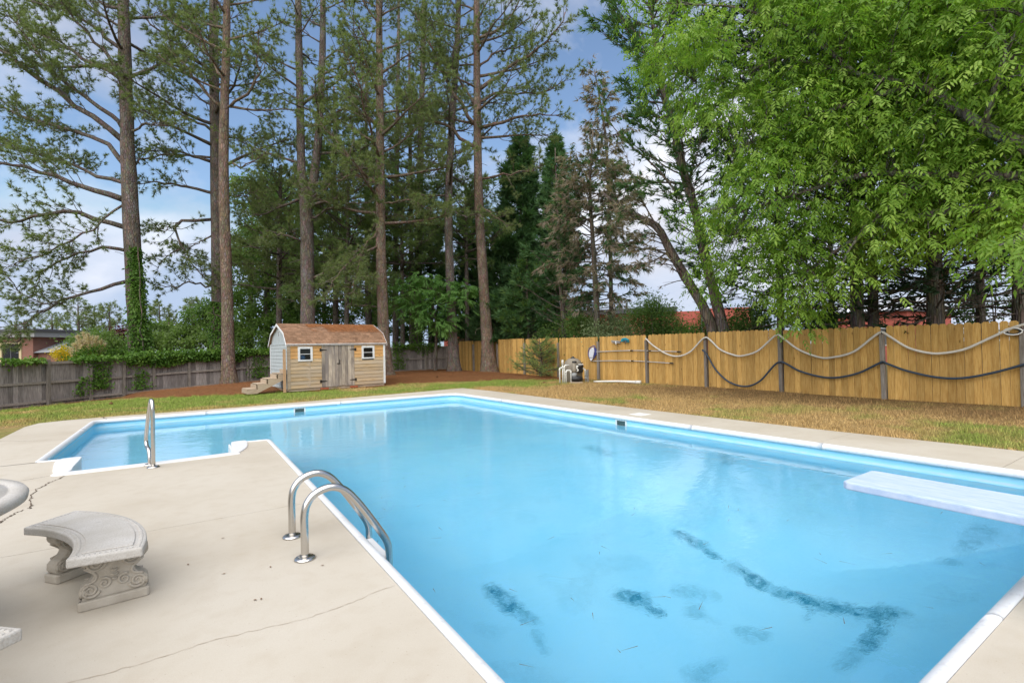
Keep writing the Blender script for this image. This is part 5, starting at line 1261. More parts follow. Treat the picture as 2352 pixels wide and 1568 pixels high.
pine('tall leaning pine in front of the honey fence with wide open limbs', [[(1124, 860, 27.2, 46), (1119, 780, 27.2, 32), (1111, 660, 27.2, 27), (1100, 470, 27.2, 24), (1096, 250, 27.2, 20), (1095, 50, 27.2, 17), (1095, -180, 27.2, 10), (1096, -300, 27.2, 5)]],
     manual=[([(1100, 207, 27.2), (1161, 159, 26.8), (1227, 120, 26.4), (1272, 75, 26), (1302, 30, 25.8)], 0.11), ([(1100, 294, 27.2), (1167, 276, 26.6), (1227, 264, 26.2), (1287, 261, 25.8)], 0.10), ([(1100, 234, 27.2), (1152, 214, 27.6), (1242, 214, 28.2), (1302, 180, 28.8)], 0.09), ([(1104, 411, 27.2), (1167, 400, 26.6), (1225, 388, 26.2), (1248, 375, 26)], 0.07),
             ([(1098, 90, 27.2), (1152, 60, 26.8), (1188, 15, 26.4), (1220, -40, 26)], 0.09), ([(1096, 342, 27.2), (1026, 291, 26.6), (957, 252, 26), (927, 210, 25.6)], 0.11), ([(1094, 290, 27.2), (1044, 219, 26.8), (1002, 135, 26.4), (972, 69, 26), (951, 24, 25.8)], 0.11), ([(1094, 246, 27.2), (1047, 168, 27.6), (1002, 105, 28)], 0.08), ([(1104, 470, 27.2), (1140, 500, 26.5), (1170, 520, 26)], 0.05), ([(1096, 160, 27.2), (1140, 120, 27.8), (1190, 110, 28.4), (1240, 60, 29)], 0.07)],
     n=16, z0=12.5, z1=22.5, Lmax=3.6, bk='bark_orange', dens=1.15)
pine('thin pine trunk seen above the middle of the shed roof', [[(772, 860, 35, 16), (770, 600, 35, 13), (768, 350, 35, 9), (767, 200, 35, 5)]], n=26, z0=5.5, z1=18, Lmax=2.6, split=False, tuft=(14, 0.25, 0.034), group='young pines behind the shed')
pine('thin pine trunk seen above the right end of the shed roof', [[(848, 860, 33.5, 19), (845, 640, 33.5, 15), (842, 380, 33.5, 11), (840, 180, 33.5, 6)]], n=30, z0=5.5, z1=19, Lmax=2.8, split=False, tuft=(14, 0.25, 0.034), group='young pines behind the shed')
pine('bushy low-branched young pine drooping over the shed', [[(795, 860, 29, 14), (797, 650, 29, 11), (800, 420, 29, 8), (802, 330, 29, 3)]], n=46, z0=4.0, z1=14, Lmax=2.5, split=False, tuft=(16, 0.26, 0.034), el=(-0.15, 0.6), mat='needle_light', group='young pines behind the shed', dens=1.15, droop=0.12)
pine('bushy young pine filling the gap beside the straight pine', [[(925, 860, 31, 13), (924, 650, 31, 11), (922, 430, 31, 6)]], n=40, z0=6.0, z1=13, Lmax=2.4, split=False, tuft=(15, 0.26, 0.034), el=(-0.1, 0.6), mat='needle_light', group='young pines behind the shed', droop=0.1)
pine('bushy young pine under the corner pair of pines', [[(1075, 860, 31.5, 13), (1072, 650, 31.5, 11), (1070, 420, 31.5, 6)]], n=34, z0=7.0, z1=13.5, Lmax=2.2, split=False, tuft=(15, 0.26, 0.034), mat='needle_light', group='young pines behind the shed', droop=0.1)
pine('bushy pine spreading between the double pine and oaks', [[(640, 850, 31, 16), (642, 600, 31, 13), (645, 380, 31, 7)]], n=44, z0=5.0, z1=14.5, Lmax=2.7, split=False, tuft=(15, 0.26, 0.034), el=(-0.1, 0.6), group='young pines behind the shed', droop=0.1)
for (px, top, d, w, lab) in [(118, 725, 66, 8, 'leftmost of the distant pines beyond the weathered fence'), (178, 690, 62, 10, 'second distant pine from the left beyond the fence, the tallest'), (215, 705, 70, 8, 'third distant pine from the left beyond the fence'), (250, 700, 64, 8, 'distant pine just left of the ivy-clad trunk'), (365, 700, 58, 9, 'distant pine between the ivy-clad trunk and the twin trunks'), (440, 690, 60, 9, 'distant pine just left of the twin trunks')]:
    pine(lab, [[(px, 830, d, w), (px + 2, 760, d, w * 0.7), (px + 1, top, d, 1.5)]], n=24, z0=1.6, z1=1.45 + (815 - top) * d / FPX - 0.2, Lmax=2.6, Lmin=0.6, split=False, tuft=(9, 0.36, 0.055), dens=0.75, group='distant pines', dead=0, name='distant_pine')

# --- leafy trees beyond the grey fence
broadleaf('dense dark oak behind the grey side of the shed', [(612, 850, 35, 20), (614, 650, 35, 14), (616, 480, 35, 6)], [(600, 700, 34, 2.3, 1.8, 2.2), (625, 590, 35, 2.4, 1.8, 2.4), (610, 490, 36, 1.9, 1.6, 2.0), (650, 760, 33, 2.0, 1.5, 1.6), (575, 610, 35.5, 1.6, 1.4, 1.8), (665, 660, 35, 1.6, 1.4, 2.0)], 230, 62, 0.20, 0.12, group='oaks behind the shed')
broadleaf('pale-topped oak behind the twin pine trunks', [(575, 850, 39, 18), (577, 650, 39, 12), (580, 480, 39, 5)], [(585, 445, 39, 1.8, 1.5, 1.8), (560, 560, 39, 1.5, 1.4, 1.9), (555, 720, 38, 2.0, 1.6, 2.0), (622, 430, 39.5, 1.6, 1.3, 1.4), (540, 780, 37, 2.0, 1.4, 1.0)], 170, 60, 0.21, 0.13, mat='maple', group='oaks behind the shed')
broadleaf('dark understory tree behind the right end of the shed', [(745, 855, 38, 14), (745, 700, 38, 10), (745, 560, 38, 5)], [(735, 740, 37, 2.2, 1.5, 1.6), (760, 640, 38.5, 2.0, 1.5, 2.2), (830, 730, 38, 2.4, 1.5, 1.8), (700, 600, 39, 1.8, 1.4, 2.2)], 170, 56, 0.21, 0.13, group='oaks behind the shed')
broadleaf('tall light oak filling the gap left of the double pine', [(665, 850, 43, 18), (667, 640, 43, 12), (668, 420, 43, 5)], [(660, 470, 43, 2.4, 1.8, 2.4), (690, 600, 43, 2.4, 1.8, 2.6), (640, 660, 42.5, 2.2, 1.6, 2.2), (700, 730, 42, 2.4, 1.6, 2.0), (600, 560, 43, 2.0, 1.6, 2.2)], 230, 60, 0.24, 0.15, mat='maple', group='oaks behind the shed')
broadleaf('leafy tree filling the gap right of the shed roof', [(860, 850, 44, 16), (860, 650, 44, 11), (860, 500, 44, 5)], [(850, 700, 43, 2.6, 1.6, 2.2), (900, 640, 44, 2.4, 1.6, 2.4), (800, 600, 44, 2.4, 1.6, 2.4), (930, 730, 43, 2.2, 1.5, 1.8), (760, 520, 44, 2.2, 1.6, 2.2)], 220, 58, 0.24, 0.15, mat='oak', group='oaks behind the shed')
broadleaf('light green bushy tree behind the creeper-topped fence', [(385, 850, 40, 12), (386, 790, 40, 9), (388, 740, 40, 4)], [(370, 765, 40, 2.2, 1.6, 1.2), (420, 780, 39, 2.0, 1.5, 1.0), (340, 785, 39, 1.4, 1.2, 0.9), (455, 760, 41, 1.6, 1.3, 1.4)], 130, 56, 0.22, 0.13, mat='maple', group='low trees beyond the weathered fence')
broadleaf('leafy tree right of the twin trunks above the fence', [(480, 850, 41, 12), (480, 770, 41, 8), (480, 700, 41, 4)], [(475, 740, 41, 1.7, 1.4, 1.6), (500, 700, 41, 1.4, 1.2, 1.4), (520, 770, 40, 1.6, 1.3, 1.2)], 100, 56, 0.22, 0.13, mat='oak', group='low trees beyond the weathered fence')
shrub('wide rounded maple mound behind the pampas grass', D(222, 793, 36), (1.9, 1.6, 1.05), 6000, 0.17, 0.10, 'maple', 'maple_bush', 'shrub', lumps=40)
shrub('dark red leaved bush behind the ivy-clad pine', D(272, 775, 40), (0.9, 0.8, 0.9), 1400, 0.18, 0.11, 'red_leaf', 'red_bush')
shrub('yellow flowering bush left of the pampas grass', D(148, 815, 27), (0.55, 0.5, 0.42), 1600, 0.075, 0.055, 'yellow_leaf', 'yellow_bush')
shrub('green leafy bush at the foot of the pampas grass', D(225, 815, 26), (1.0, 0.6, 0.4), 1500, 0.13, 0.07, 'ivy', 'leafy_bush', lumps=12)
# pampas grass
pc = D(205, 805, 26.5); pg0 = float(gz(pc[0], pc[1])); pam = empty('pampas_grass', (pc[0], pc[1], pg0), 'clump of tall cream pampas plumes above the weathered fence', 'grass plant')
tops = [(163, 800), (172, 790), (178, 772), (186, 781), (192, 766), (197, 785), (203, 768), (206, 790), (212, 772), (217, 784), (222, 776), (227, 788), (233, 782), (240, 792), (199, 775), (209, 779), (188, 793), (215, 795)]
for tx, ty in tops:
    e = D(tx, ty, 26.5 + rng.normal(0, 0.3)); b = np.array((pc[0] + rng.normal(0, 0.15), pc[1] + rng.normal(0, 0.15), pg0)); P = smoothpath([b, b * 0.5 + e * 0.5 + (0, 0, 0.15), e], 12)
    MB().tube(P, 0.008, 4).build('stalk', M['plume'], pam)
    q = P[6:]; k_ = rng.integers(0, len(q) - 1, 150); t = rng.random((150, 1)); pos = q[k_] * (1 - t) + q[k_ + 1] * t; dr = nrm(q[-1] - q[0]) * 0.7 + rng.normal(0, 0.45, (150, 3)); fr_ = np.clip((k_ + t[:, 0]) / len(q), 0, 1)
    V, F, a = needles(pos, dr, 3, 0.20, 0.034, 0.15, 0.4 + 0.3 * fr_, 0.15); MB().add(V, F, a).build('plume', M['plume'], pam)
V, F, a = needles(np.tile((pc[0], pc[1], pg0 + 0.05), (260, 1)) + rng.normal(0, 0.15, (260, 3)) * (1, 1, 0), rng.normal(0, 0.5, (260, 3)) + (0, 0, 1), 3, 1.3, 0.025, 0.2, np.full(260, 0.5)); MB().add(V, F, a).build('leaf_blades', M['maple'], pam)

# --- conifers behind the honey fence
cone = lambda f: (1 - f) ** 0.8 * 0.95 + 0.05
cedar('dark pointed cypress right of the tall leaning pine', [(1196, 850, 31.5, 20), (1196, 600, 31.5, 12), (1196, 312, 31.5, 2)], 0.6, 14.6, 3.1, 240, spray=(8, 0.42, 0.085), prof=lambda f: (1 - f) ** 0.6 * 0.9 + 0.04, sub=11)
cedar('second dark cypress whose tip shows above the dying cedar', [(1275, 850, 33, 18), (1275, 600, 33, 11), (1276, 318, 33, 2)], 3.0, 15.2, 2.5, 170, spray=(8, 0.42, 0.085), sub=10)
cedar('dark cypress filling the gap left of the tall leaning pine', [(1085, 850, 36, 18), (1085, 650, 36, 11), (1085, 430, 36, 3)], 1.5, 12.5, 2.6, 130, spray=(8, 0.42, 0.085), sub=10)
cedar('shaggy cypress between the mimosa and the straight pine', [(990, 850, 38, 18), (990, 650, 38, 11), (990, 480, 38, 3)], 1.5, 11.5, 2.6, 110, spray=(8, 0.42, 0.085), sub=9)
cedar('low bright cypress bush hugging the leaning pine at fence height', [(1150, 850, 28.8, 8), (1145, 740, 28.8, 6), (1140, 690, 28.8, 2)], 0.9, 4.2, 1.7, 60, spray=(8, 0.34, 0.07), prof=lambda f: math.sin(math.pi * min(1, f * 0.8 + 0.2)) + 0.1, mat='cedar', group='low conifers at the honey fence', name='cypress_bush', sub=10)
cedar('second low cypress bush above the feathery sapling', [(1215, 850, 27.5, 8), (1212, 740, 27.5, 6), (1210, 600, 27.5, 2)], 1.3, 6.4, 1.9, 80, spray=(8, 0.34, 0.07), mat='cedar', group='low conifers at the honey fence', name='cypress_bush', mat2='oak', frac2=0.25, sub=10)
cedar('bare-limbed cedar with a thin trunk right of the cypress', [(1299, 850, 25.2, 17), (1292, 700, 25.2, 14), (1284, 560, 25.2, 11), (1278, 420, 25.2, 6), (1275, 340, 25.2, 3)], 2.2, 11, 2.6, 75, bare=0.9, leafy=lambda p, f, t: 0.25 + 0.75 * f, sub=8)
brn = lambda f: 0.55 + 0.5 * math.sin(math.pi * min(1, f * 1.1))
cedar('dying cedar hung with brown foliage in front of the cypresses', [(1372, 850, 22.6, 20), (1370, 700, 22.6, 16), (1362, 560, 22.6, 12), (1355, 430, 22.6, 8), (1362, 300, 22.6, 4)], 2.6, 9.8, 2.4, 85, mat='cedar_brown', mat2='cedar', frac2=0.36, spray=(8, 0.30, 0.045), droop=0.65, el=0.1, curve=-0.15, prof=brn, sub=11, leafy=lambda p, f, t: 0.35 + 0.65 * min(1, f * 2.2))
cedar('leaning cedar with a bare bowed trunk and brown sprays', [(1638, 765, 17.4, 30), (1612, 700, 17.5, 26), (1584, 653, 17.7, 24), (1539, 575, 18, 22), (1509, 521, 18.3, 20), (1464, 497, 18.7, 15), (1420, 470, 19, 12), (1380, 440, 19.3, 6)], 3.6, 6.8, 1.7, 22, mat='cedar_brown', mat2='cedar', frac2=0.3, spray=(7, 0.26, 0.04), droop=0.5, el=0.1, curve=-0.1, prof=lambda f: 0.9, bare=0.8, leafy=lambda p, f, t: 0.75 * f, azs=(1.6, 4.4),
      extra=[[(1509, 521, 18.3), (1482, 473, 18.6), (1458, 419, 18.9), (1440, 360, 19.2)], [(1539, 575, 18), (1500, 600, 17.5), (1450, 610, 17)], [(1545, 590, 18), (1490, 570, 18.5), (1440, 580, 19)]])
cedar('tall ragged cedar beside the leaning one, reaching past the frame', [(1668, 790, 17.3, 32), (1645, 690, 17.3, 28), (1622, 600, 17.3, 25), (1598, 488, 17.3, 22), (1572, 400, 17.3, 22), (1548, 300, 17.3, 18), (1520, 190, 17.3, 14), (1500, 60, 17.3, 10), (1490, -120, 17.3, 5)], 2.6, 15, 3.0, 150, spray=(7, 0.27, 0.05), bare=0.75, prof=lambda f: 0.30 + 0.55 * min(1, 1.8 * f), mat='cedar', mat2='oak', frac2=0.35, sub=10, leafy=lambda p, f, t: 0.35 + 0.65 * min(1, 1.6 * f),
      extra=[[(1570, 462, 17.3), (1503, 381, 17.6), (1446, 333, 17.9), (1398, 276, 18.2), (1380, 215, 18.4)], [(1560, 420, 17.3), (1500, 420, 17.8), (1440, 430, 18.3)]])
cedar('brown dead cedar top leaning out against the white cloud', [(1405, 770, 24, 12), (1400, 500, 24, 10), (1392, 330, 24, 7), (1378, 230, 24, 5), (1365, 160, 24, 2)], 7.6, 14.6, 1.8, 58, mat='cedar_brown', mat2='oak', frac2=0.2, spray=(8, 0.28, 0.042), droop=0.7, el=0.05, curve=-0.2, prof=lambda f: 0.9 - 0.55 * f, sub=11)
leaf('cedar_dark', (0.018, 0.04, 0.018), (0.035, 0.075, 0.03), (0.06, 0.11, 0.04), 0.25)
for (px, d, w, n_, lab) in [(1790, 16.6, 20, 150, 'dark cedar hidden behind the hanging pecan sprays'), (1908, 15.6, 16, 110, 'dark cedar left of the two slim dark trunks'), (1966, 14.3, 34, 130, 'left one of the two slim dark trunks above the fence'), (2003, 14.8, 28, 120, 'right one of the two slim dark trunks above the fence'), (2146, 13.2, 44, 170, 'stout dark-trunked cedar behind the right end of the fence'), (2250, 14.2, 22, 120, 'dark cedar between the stout trunk and the frame edge'), (2345, 12.2, 46, 130, 'dark cedar trunk at the right frame edge')]:
    cedar(lab, [(px + 4, 790, d, w), (px, 600, d, w * 0.8), (px - 6, 300, d, w * 0.6), (px - 10, 50, d, w * 0.4), (px - 12, -150, d, w * 0.2)], 1.9, 1.45 + 900 * d / FPX, 2.7, n_, mat='cedar_dark', spray=(6, 0.24, 0.05), bare=0.7, prof=lambda f: 0.75 + 0.3 * math.sin(3.1 * f), sub=11, leafy=lambda p, f, t: min(1, 0.10 + 1.7 * f * f + 0.25 * t), group='dark cedars behind the right fence', el=0.12, curve=0.1)
# --- shrubs along the honey fence
shrub('variegated pale shrub topping the fence behind the leaf net', D(1400, 762, 22.6), (1.35, 0.9, 0.8), 8000, 0.085, 0.05, 'variegated', 'variegated_shrub', lumps=26)
shrub('leafy green bush hiding the brick hall left of the variegated shrub', D(1335, 758, 23.6), (1.1, 0.8, 0.8), 6000, 0.10, 0.055, 'oak', 'fence_bush', lumps=26)
shrub('leafy bush against the brick hall between juniper and leaning cedar', D(1560, 762, 20.4), (0.7, 0.6, 0.5), 2600, 0.09, 0.05, 'oak', 'fence_bush', lumps=16)
shrub('dark bush between the ragged cedar and the hanging pecan sprays', D(1715, 738, 17.4), (0.85, 0.7, 0.75), 4200, 0.10, 0.05, 'oak', 'fence_bush', lumps=22)
shrub('dark bush right of the hanging pecan sprays at fence height', D(1875, 728, 15.8), (0.8, 0.6, 0.55), 3200, 0.09, 0.05, 'oak', 'fence_bush', lumps=20)
shrub('dark green bushy juniper above the fence, right of the variegated shrub', D(1500, 735, 20.8), (1.1, 0.8, 0.85), 8000, 0.11, 0.04, 'oak', 'juniper_bush', lumps=24)
shrub('yellow-green privet at the foot of the leaning cedar', D(1612, 752, 19.3), (0.75, 0.6, 0.55), 1500, 0.085, 0.05, 'ivy', 'privet_bush')
shrub('green brush behind the filter plant at fence height', D(1290, 765, 25.5), (1.1, 0.8, 0.7), 1700, 0.10, 0.05, 'oak', 'brush_bush')
shrub('green brush seen through the dark trunks at right', D(2260, 690, 14.8), (1.1, 0.8, 1.0), 1900, 0.09, 0.055, 'ivy', 'brush_bush')
# feathery sapling in front of the fence
cedar('feathery pale green conifer sapling in front of the honey fence', [(1241, 858, 23.0, 7), (1243, 830, 23.0, 5), (1240, 795, 23.0, 3), (1238, 775, 23.0, 1.5)], 0.12, 1.6, 1.3, 66, mat='sapling', spray=(10, 0.13, 0.011), prof=lambda f: 1.05 - 0.75 * f, el=0.1, curve=0.25, sub=13, spread=0.6, group=None, name='conifer_sapling')

# --- mimosa
mp0 = [(1000, 858, 28.4, 10), (1002, 760, 28.4, 8), (995, 700, 28.2, 5)]
S, R = trunk_path(mp0); mi = empty('mimosa_tree', S[0], 'flat-topped mimosa with feathery bright leaves over the far fence', 'tree')
MB().tube(S, R, 8).build('trunk', M['bark_grey'], mi, True)
C = np.array([D(px, py, d - 1.3) for px, py, d in [(930, 650, 28.6), (950, 640, 29.4), (975, 634, 28.4), (1000, 638, 29.5), (1025, 645, 28.4), (1048, 652, 29), (1068, 660, 28.4), (1085, 668, 28.8), (955, 668, 28), (985, 665, 28.2), (1010, 672, 27.9), (1035, 680, 28.2), (1060, 688, 28.2), (925, 685, 28.4), (950, 700, 28), (975, 695, 28.4), (1000, 705, 28), (940, 722, 28.4), (960, 728, 28.2), (995, 735, 28.4), (1015, 742, 28), (1040, 718, 28.6), (1002, 755, 28.2), (905, 660, 29), (905, 700, 29)]])
bm = MB()
for c in C: p = zat(S, min(c[2] - 0.5, S[-1, 2])); bm.tube(smoothpath([p, (p + c) / 2 - (0, 0, 0.15), c], 6), np.linspace(0.03, 0.009, 6), 4, cap=False)
bm.build('branches', M['bark_grey'], mi)
def fronds(C, per, rach, np_, ll, lw, rc, flat, droop, v0):
    n = len(C) * per; pos = np.repeat(C, per, 0) + rng.normal(0, rc, (n, 3)) * (1, 1, flat); out = pos - np.repeat(C, per, 0); d = nrm(nrm(out * (1, 1, 0.4)) + rng.normal(0, 0.45, (n, 3)) * (1, 1, 0.5) - (0, 0, droop))
    sd_ = nrm(np.cross(d, UP + rng.normal(0, 0.25, (n, 3)))); LL, Ld, Lr, Lv = [], [], [], []; cv = np.repeat(v0 + rng.normal(0, 0.17, len(C)), per) + rng.normal(0, 0.06, n); nm = np.cross(sd_, d)
    sc_ = rng.uniform(0.5, 1.3, n)[:, None]
    for k_ in range(np_ + 1):
        t = (k_ + 0.6) / (np_ + 0.6); b = pos + d * rach * t * sc_ - UP * droop * 0.35 * rach * t * t * sc_
        if k_ == np_: LL.append(b); Ld.append(d - UP * 0.3); Lr.append(nm); Lv.append(cv); break
        for s_ in (-1, 1): LL.append(b); Ld.append(d * 0.55 + sd_ * s_ - UP * (0.15 + 0.5 * droop) + rng.normal(0, 0.12, (n, 3))); Lr.append(nm); Lv.append(cv)
    return leaves(np.vstack(LL), np.vstack(Ld), ll * np.tile(sc_[:, 0], len(LL)), lw, np.concatenate(Lv), 0.12, np.vstack(Lr))
V, F, a = fronds(C, 24, 0.42, 6, 0.20, 0.055, 0.34, 0.35, 0.35, 0.5); MB().add(V, F, a).build('crown', M['mimosa'], mi)

# --- pecan in the yard, its trunk standing outside the right frame edge
tc_ = D(2480, 430, 8.6); pe = empty('pecan_tree', (tc_[0] + 0.15, tc_[1] - 0.2, -0.03), 'big bright green pecan whose limbs sweep in from the right over the fence', 'tree')
S = smoothpath([(tc_[0] + 0.2, tc_[1] - 0.25, -0.15), (tc_[0] + 0.12, tc_[1] - 0.1, 1.5), (tc_[0] + 0.05, tc_[1], 3.2), tc_], 14); MB().tube(S, np.linspace(0.27, 0.19, 14), 14, jit=0.03).build('trunk', M['bark_pecan'], pe, True)
LB = [[(2480, 430, 8.6), (2352, 335, 9), (2261, 294, 9.4), (2141, 210, 10), (2096, 195, 10.3), (1961, 168, 11), (1800, 130, 12), (1650, 90, 12.6)], [(2480, 430, 8.6), (2352, 408, 9.2), (2156, 405, 10), (2000, 400, 10.8), (1850, 440, 11.4), (1720, 480, 12)], [(2480, 430, 8.6), (2400, 250, 9.0), (2300, 120, 9.6), (2150, 30, 10.4), (2000, -30, 11), (1850, -70, 11.6)],
      [(2480, 430, 8.6), (2330, 470, 9.3), (2150, 490, 10), (1980, 540, 10.8), (1860, 620, 11.4)], [(2096, 195, 10.3), (1950, 240, 11), (1800, 290, 11.8), (1690, 350, 12.3)], [(2261, 294, 9.4), (2300, 150, 9), (2352, 40, 8.8)], [(1961, 168, 11), (1850, 80, 11.6), (1700, 20, 12.2), (1560, 10, 12.8)], [(2480, 430, 8.6), (2420, 480, 8.0), (2370, 520, 7.4), (2340, 545, 7.1)], [(1800, 130, 12), (1700, 170, 12.5), (1600, 190, 12.9)], [(2156, 405, 10), (2050, 470, 10.4), (1960, 560, 10.6), (1930, 620, 10.7)]]
LP = []
for k_, L_ in enumerate(LB):
    P = smoothpath([D(*p) for p in L_], 26); LP.append(P); r0 = 0.14 if k_ < 4 else 0.06; r0 = 0.05 if k_ in (7, 9) else r0
    MB().tube(P, np.linspace(r0, 0.014, 26), 8, jit=0.04).build('limb', M['bark_pecan'], pe, True)
LPA = np.vstack(LP)
poly = np.array([(1440, -120), (1470, 60), (1480, 130), (1500, 230), (1590, 300), (1665, 380), (1600, 460), (1590, 560), (1640, 660), (1740, 660), (1800, 700), (1845, 735), (1880, 690), (1890, 640), (1960, 640), (2010, 600), (2090, 590), (2180, 540), (2260, 560), (2370, 520), (2480, 420), (2480, -140)])
def inside(x, y):
    j = np.roll(np.arange(len(poly)), 1); a, b = poly, poly[j]
    return (((a[:, 1] > y) != (b[:, 1] > y)) & (x < (b[:, 0] - a[:, 0]) * (y - a[:, 1]) / (b[:, 1] - a[:, 1] + 1e-9) + a[:, 0])).sum() % 2 == 1
C = []
while len(C) < 700:
    x, y = rng.uniform(1440, 2480), rng.uniform(-140, 740)
    if not inside(x, y): continue
    if vnoise(x, y, 0.0085, 41) + 0.55 * vnoise(x, y, 0.021, 42) < 0.50 + 0.20 * (x > 2050) * (y > 380): continue
    C.append(D(x, y, 12.9 - (x - 1500) / 900 * 3.6 + rng.normal(0, 0.55)))
C += [D(x, y, d) for x, y, d in [(2335, 535, 7.1), (2325, 560, 7.05), (2350, 550, 7.0), (2345, 590, 7.0), (2318, 545, 7.2), (1835, 725, 11.4), (1828, 745, 11.4), (1845, 700, 11.4), (1815, 690, 11.4)]]
C = np.array(C)
t0, t1, q0, q1 = [], [], [], []
for c in C:
    k_ = np.argmin(np.linalg.norm(LPA - c, axis=1) + 2.0 * np.maximum(0, (LPA - c) @ CR * -1)); p = LPA[k_]; Q = smoothpath([p, (p + c) / 2 + rng.normal(0, 0.12, 3) + (0, 0, 0.12), c], 6)
    t0 += list(Q[:-1]); t1 += list(Q[1:]); rr = np.linspace(0.016, 0.005, 6); q0 += list(rr[:-1]); q1 += list(rr[1:])
tag(MB().segs(t0, t1, q0, q1).build('twigs', M['bark_pecan'], pe), kind='stuff')
V, F, a = fronds(C, 20, 0.25, 3, 0.128, 0.043, 0.27, 0.8, 0.65, 0.5); MB().add(V, F, a).build('crown', M['pecan'], pe)

# --- ivy on the pine and creeper along the fences
def ivy_trunk(label, S, R, zlo, zhi, n, azc, spread):
    z = zlo + (zhi - zlo) * rng.random(n) ** 1.15; p = np.array([zat(S, q) for q in z]); r_ = np.interp(z, S[:, 2], R); az = azc + rng.normal(0, spread, n) * (1.15 - 0.6 * (z - zlo) / (zhi - zlo))
    o = np.c_[np.cos(az), np.sin(az), np.zeros(n)]; off = r_ + 0.03 + np.abs(rng.normal(0, 0.10, n)) * (1 - 0.6 * (z - zlo) / (zhi - zlo)); pos = p + o * off[:, None]
    root = empty('ivy', (S[0][0], S[0][1], S[0][2] + 0.1), label, 'ivy'); V, F, a = leaves(pos, o * 0.5 + rng.normal(0, 0.5, (n, 3)) - (0, 0, 0.5), 0.13 * (0.7 + 0.6 * rng.random(n)), 0.10, 0.45 + 0.3 * (vnoise(pos[:, 0] + pos[:, 1], pos[:, 2], 1.6, 51) - 0.5), roll=o + rng.normal(0, 0.4, (n, 3)))
    MB().add(V, F, a).build('foliage', M['ivy'], root)
    MB().tube(np.array([zat(S, q) for q in np.linspace(zlo - 0.4, zhi, 14)]) + np.array((math.cos(azc), math.sin(azc), 0)) * (R[0] * 0.95) + rng.normal(0, 0.04, (14, 3)), 0.025, 6).build('stem', M['bark_grey'], root)
vaz = math.atan2(-CF[1], -CF[0])
ivy_trunk('thick ivy climbing the leftmost big pine trunk', *P1S[0], 1.2, 6.6, 2800, vaz + 0.95, 0.6)
ivy_trunk('thin ivy flecks up the pine behind the mimosa', *P6S[0], 1.5, 12.0, 1500, vaz + 0.2, 0.9)
SB, RB = trunk_path([(502, 855, 27, 33), (500, 700, 27, 29), (497, 480, 27, 27)]); ivy_trunk('ivy on the grey trunk behind the orange-barked pine', SB, RB, 1.0, 4.2, 900, vaz + 0.1, 0.8)
def creeper(label, s0, s1, n, thick, hang, seed):
    s = rng.uniform(s0, s1, n); p = np.array([fat(q) for q in s]); tn = nrm(np.array([fat(q + 0.1) - fat(q - 0.1) for q in s])); ou = np.c_[tn[:, 1], -tn[:, 0]]
    h = vnoise(s, s * 0, 0.9, seed); top = np.array([fzz(q) for q in s]) + HF
    z = top + 0.05 + rng.normal(0, 0.10, n) * (0.4 + thick * h); k_ = rng.random(n) < hang * h; z = np.where(k_, top - rng.random(n) * 0.75 * h ** 1.5, z)
    off = np.where(k_, 0.10 + 0.06 * np.abs(rng.normal(size=n)), rng.normal(0.05, 0.14, n)); pos = np.c_[p + ou * off[:, None], z]
    d = np.c_[ou, -0.3 * np.ones(n)] + rng.normal(0, 0.6, (n, 3)); g = fat((s0 + s1) / 2)
    root = empty('creeper', (g[0], g[1], float(gz(g[0], g[1]))), label, 'creeper'); V, F, a = leaves(pos, d, 0.12 * (0.7 + 0.6 * rng.random(n)), 0.085, 0.5 + 0.35 * (vnoise(s, z, 2.0, seed + 1) - 0.4)); MB().add(V, F, a).build('foliage', M['ivy'], root)
    ss = np.linspace(s0, s1, 24); MB().tube(np.array([(*fat(q), fzz(q) + HF + 0.05) for q in ss]) + rng.normal(0, 0.03, (24, 3)), 0.014, 5).build('stem', M['bark_grey'], root)
sx_ = lambda px: float(np.interp(px, fpx, ft_))
creeper('thin creeper lying along the fence top at far left', sx_(0), sx_(95), 420, 0.3, 0.05, 61)
creeper('leafy tufts on the fence top under the pampas grass', sx_(160), sx_(285), 600, 0.5, 0.08, 63)
creeper('heavy creeper mat spilling over the fence left of the orange pine', sx_(285), sx_(505), 4200, 1.6, 0.6, 65)
creeper('creeper mat on the fence between the orange pine and shed', sx_(505), sx_(650), 2600, 1.5, 0.5, 67)
creeper('low creeper on the far fence between shed and corner', sx_(900), sx_(1010), 1100, 0.9, 0.35, 69)
def hang_vine(label, px, w, n, z_hi, z_lo):
    s = sx_(px) + rng.normal(0, w, n); p = np.array([fat(q) for q in s]); tn = nrm(np.array([fat(q + 0.1) - fat(q - 0.1) for q in s])); ou = np.c_[tn[:, 1], -tn[:, 0]]
    z = np.array([fzz(q) for q in s]) + z_lo + (z_hi - z_lo) * rng.random(n) ** 1.4; pos = np.c_[p + ou * (0.09 + 0.05 * rng.random((n, 1))), z]; g = fat(sx_(px)); root = empty('fence_vine', (g[0], g[1], float(gz(g[0], g[1]))), label, 'vine')
    V, F, a = leaves(pos, np.c_[ou, -0.8 * np.ones(n)] + rng.normal(0, 0.5, (n, 3)), 0.10, 0.075, 0.5 + rng.normal(0, 0.1, n)); MB().add(V, F, a).build('foliage', M['ivy'], root)
hang_vine('vine patch hanging on the grey planks left of centre panel', 226, 0.22, 420, 1.45, 0.45)
hang_vine('small vine sprig low on the second visible fence panel', 183, 0.13, 110, 0.95, 0.25)
hang_vine('vine trail hanging down the planks under the creeper mat', 320, 0.22, 260, 1.4, 0.3)
hang_vine('vine trail on the planks just left of the shed', 595, 0.25, 320, 1.4, 0.35)
hang_vine('vine trail on the far fence right of the shed', 914, 0.25, 300, 1.5, 0.3)

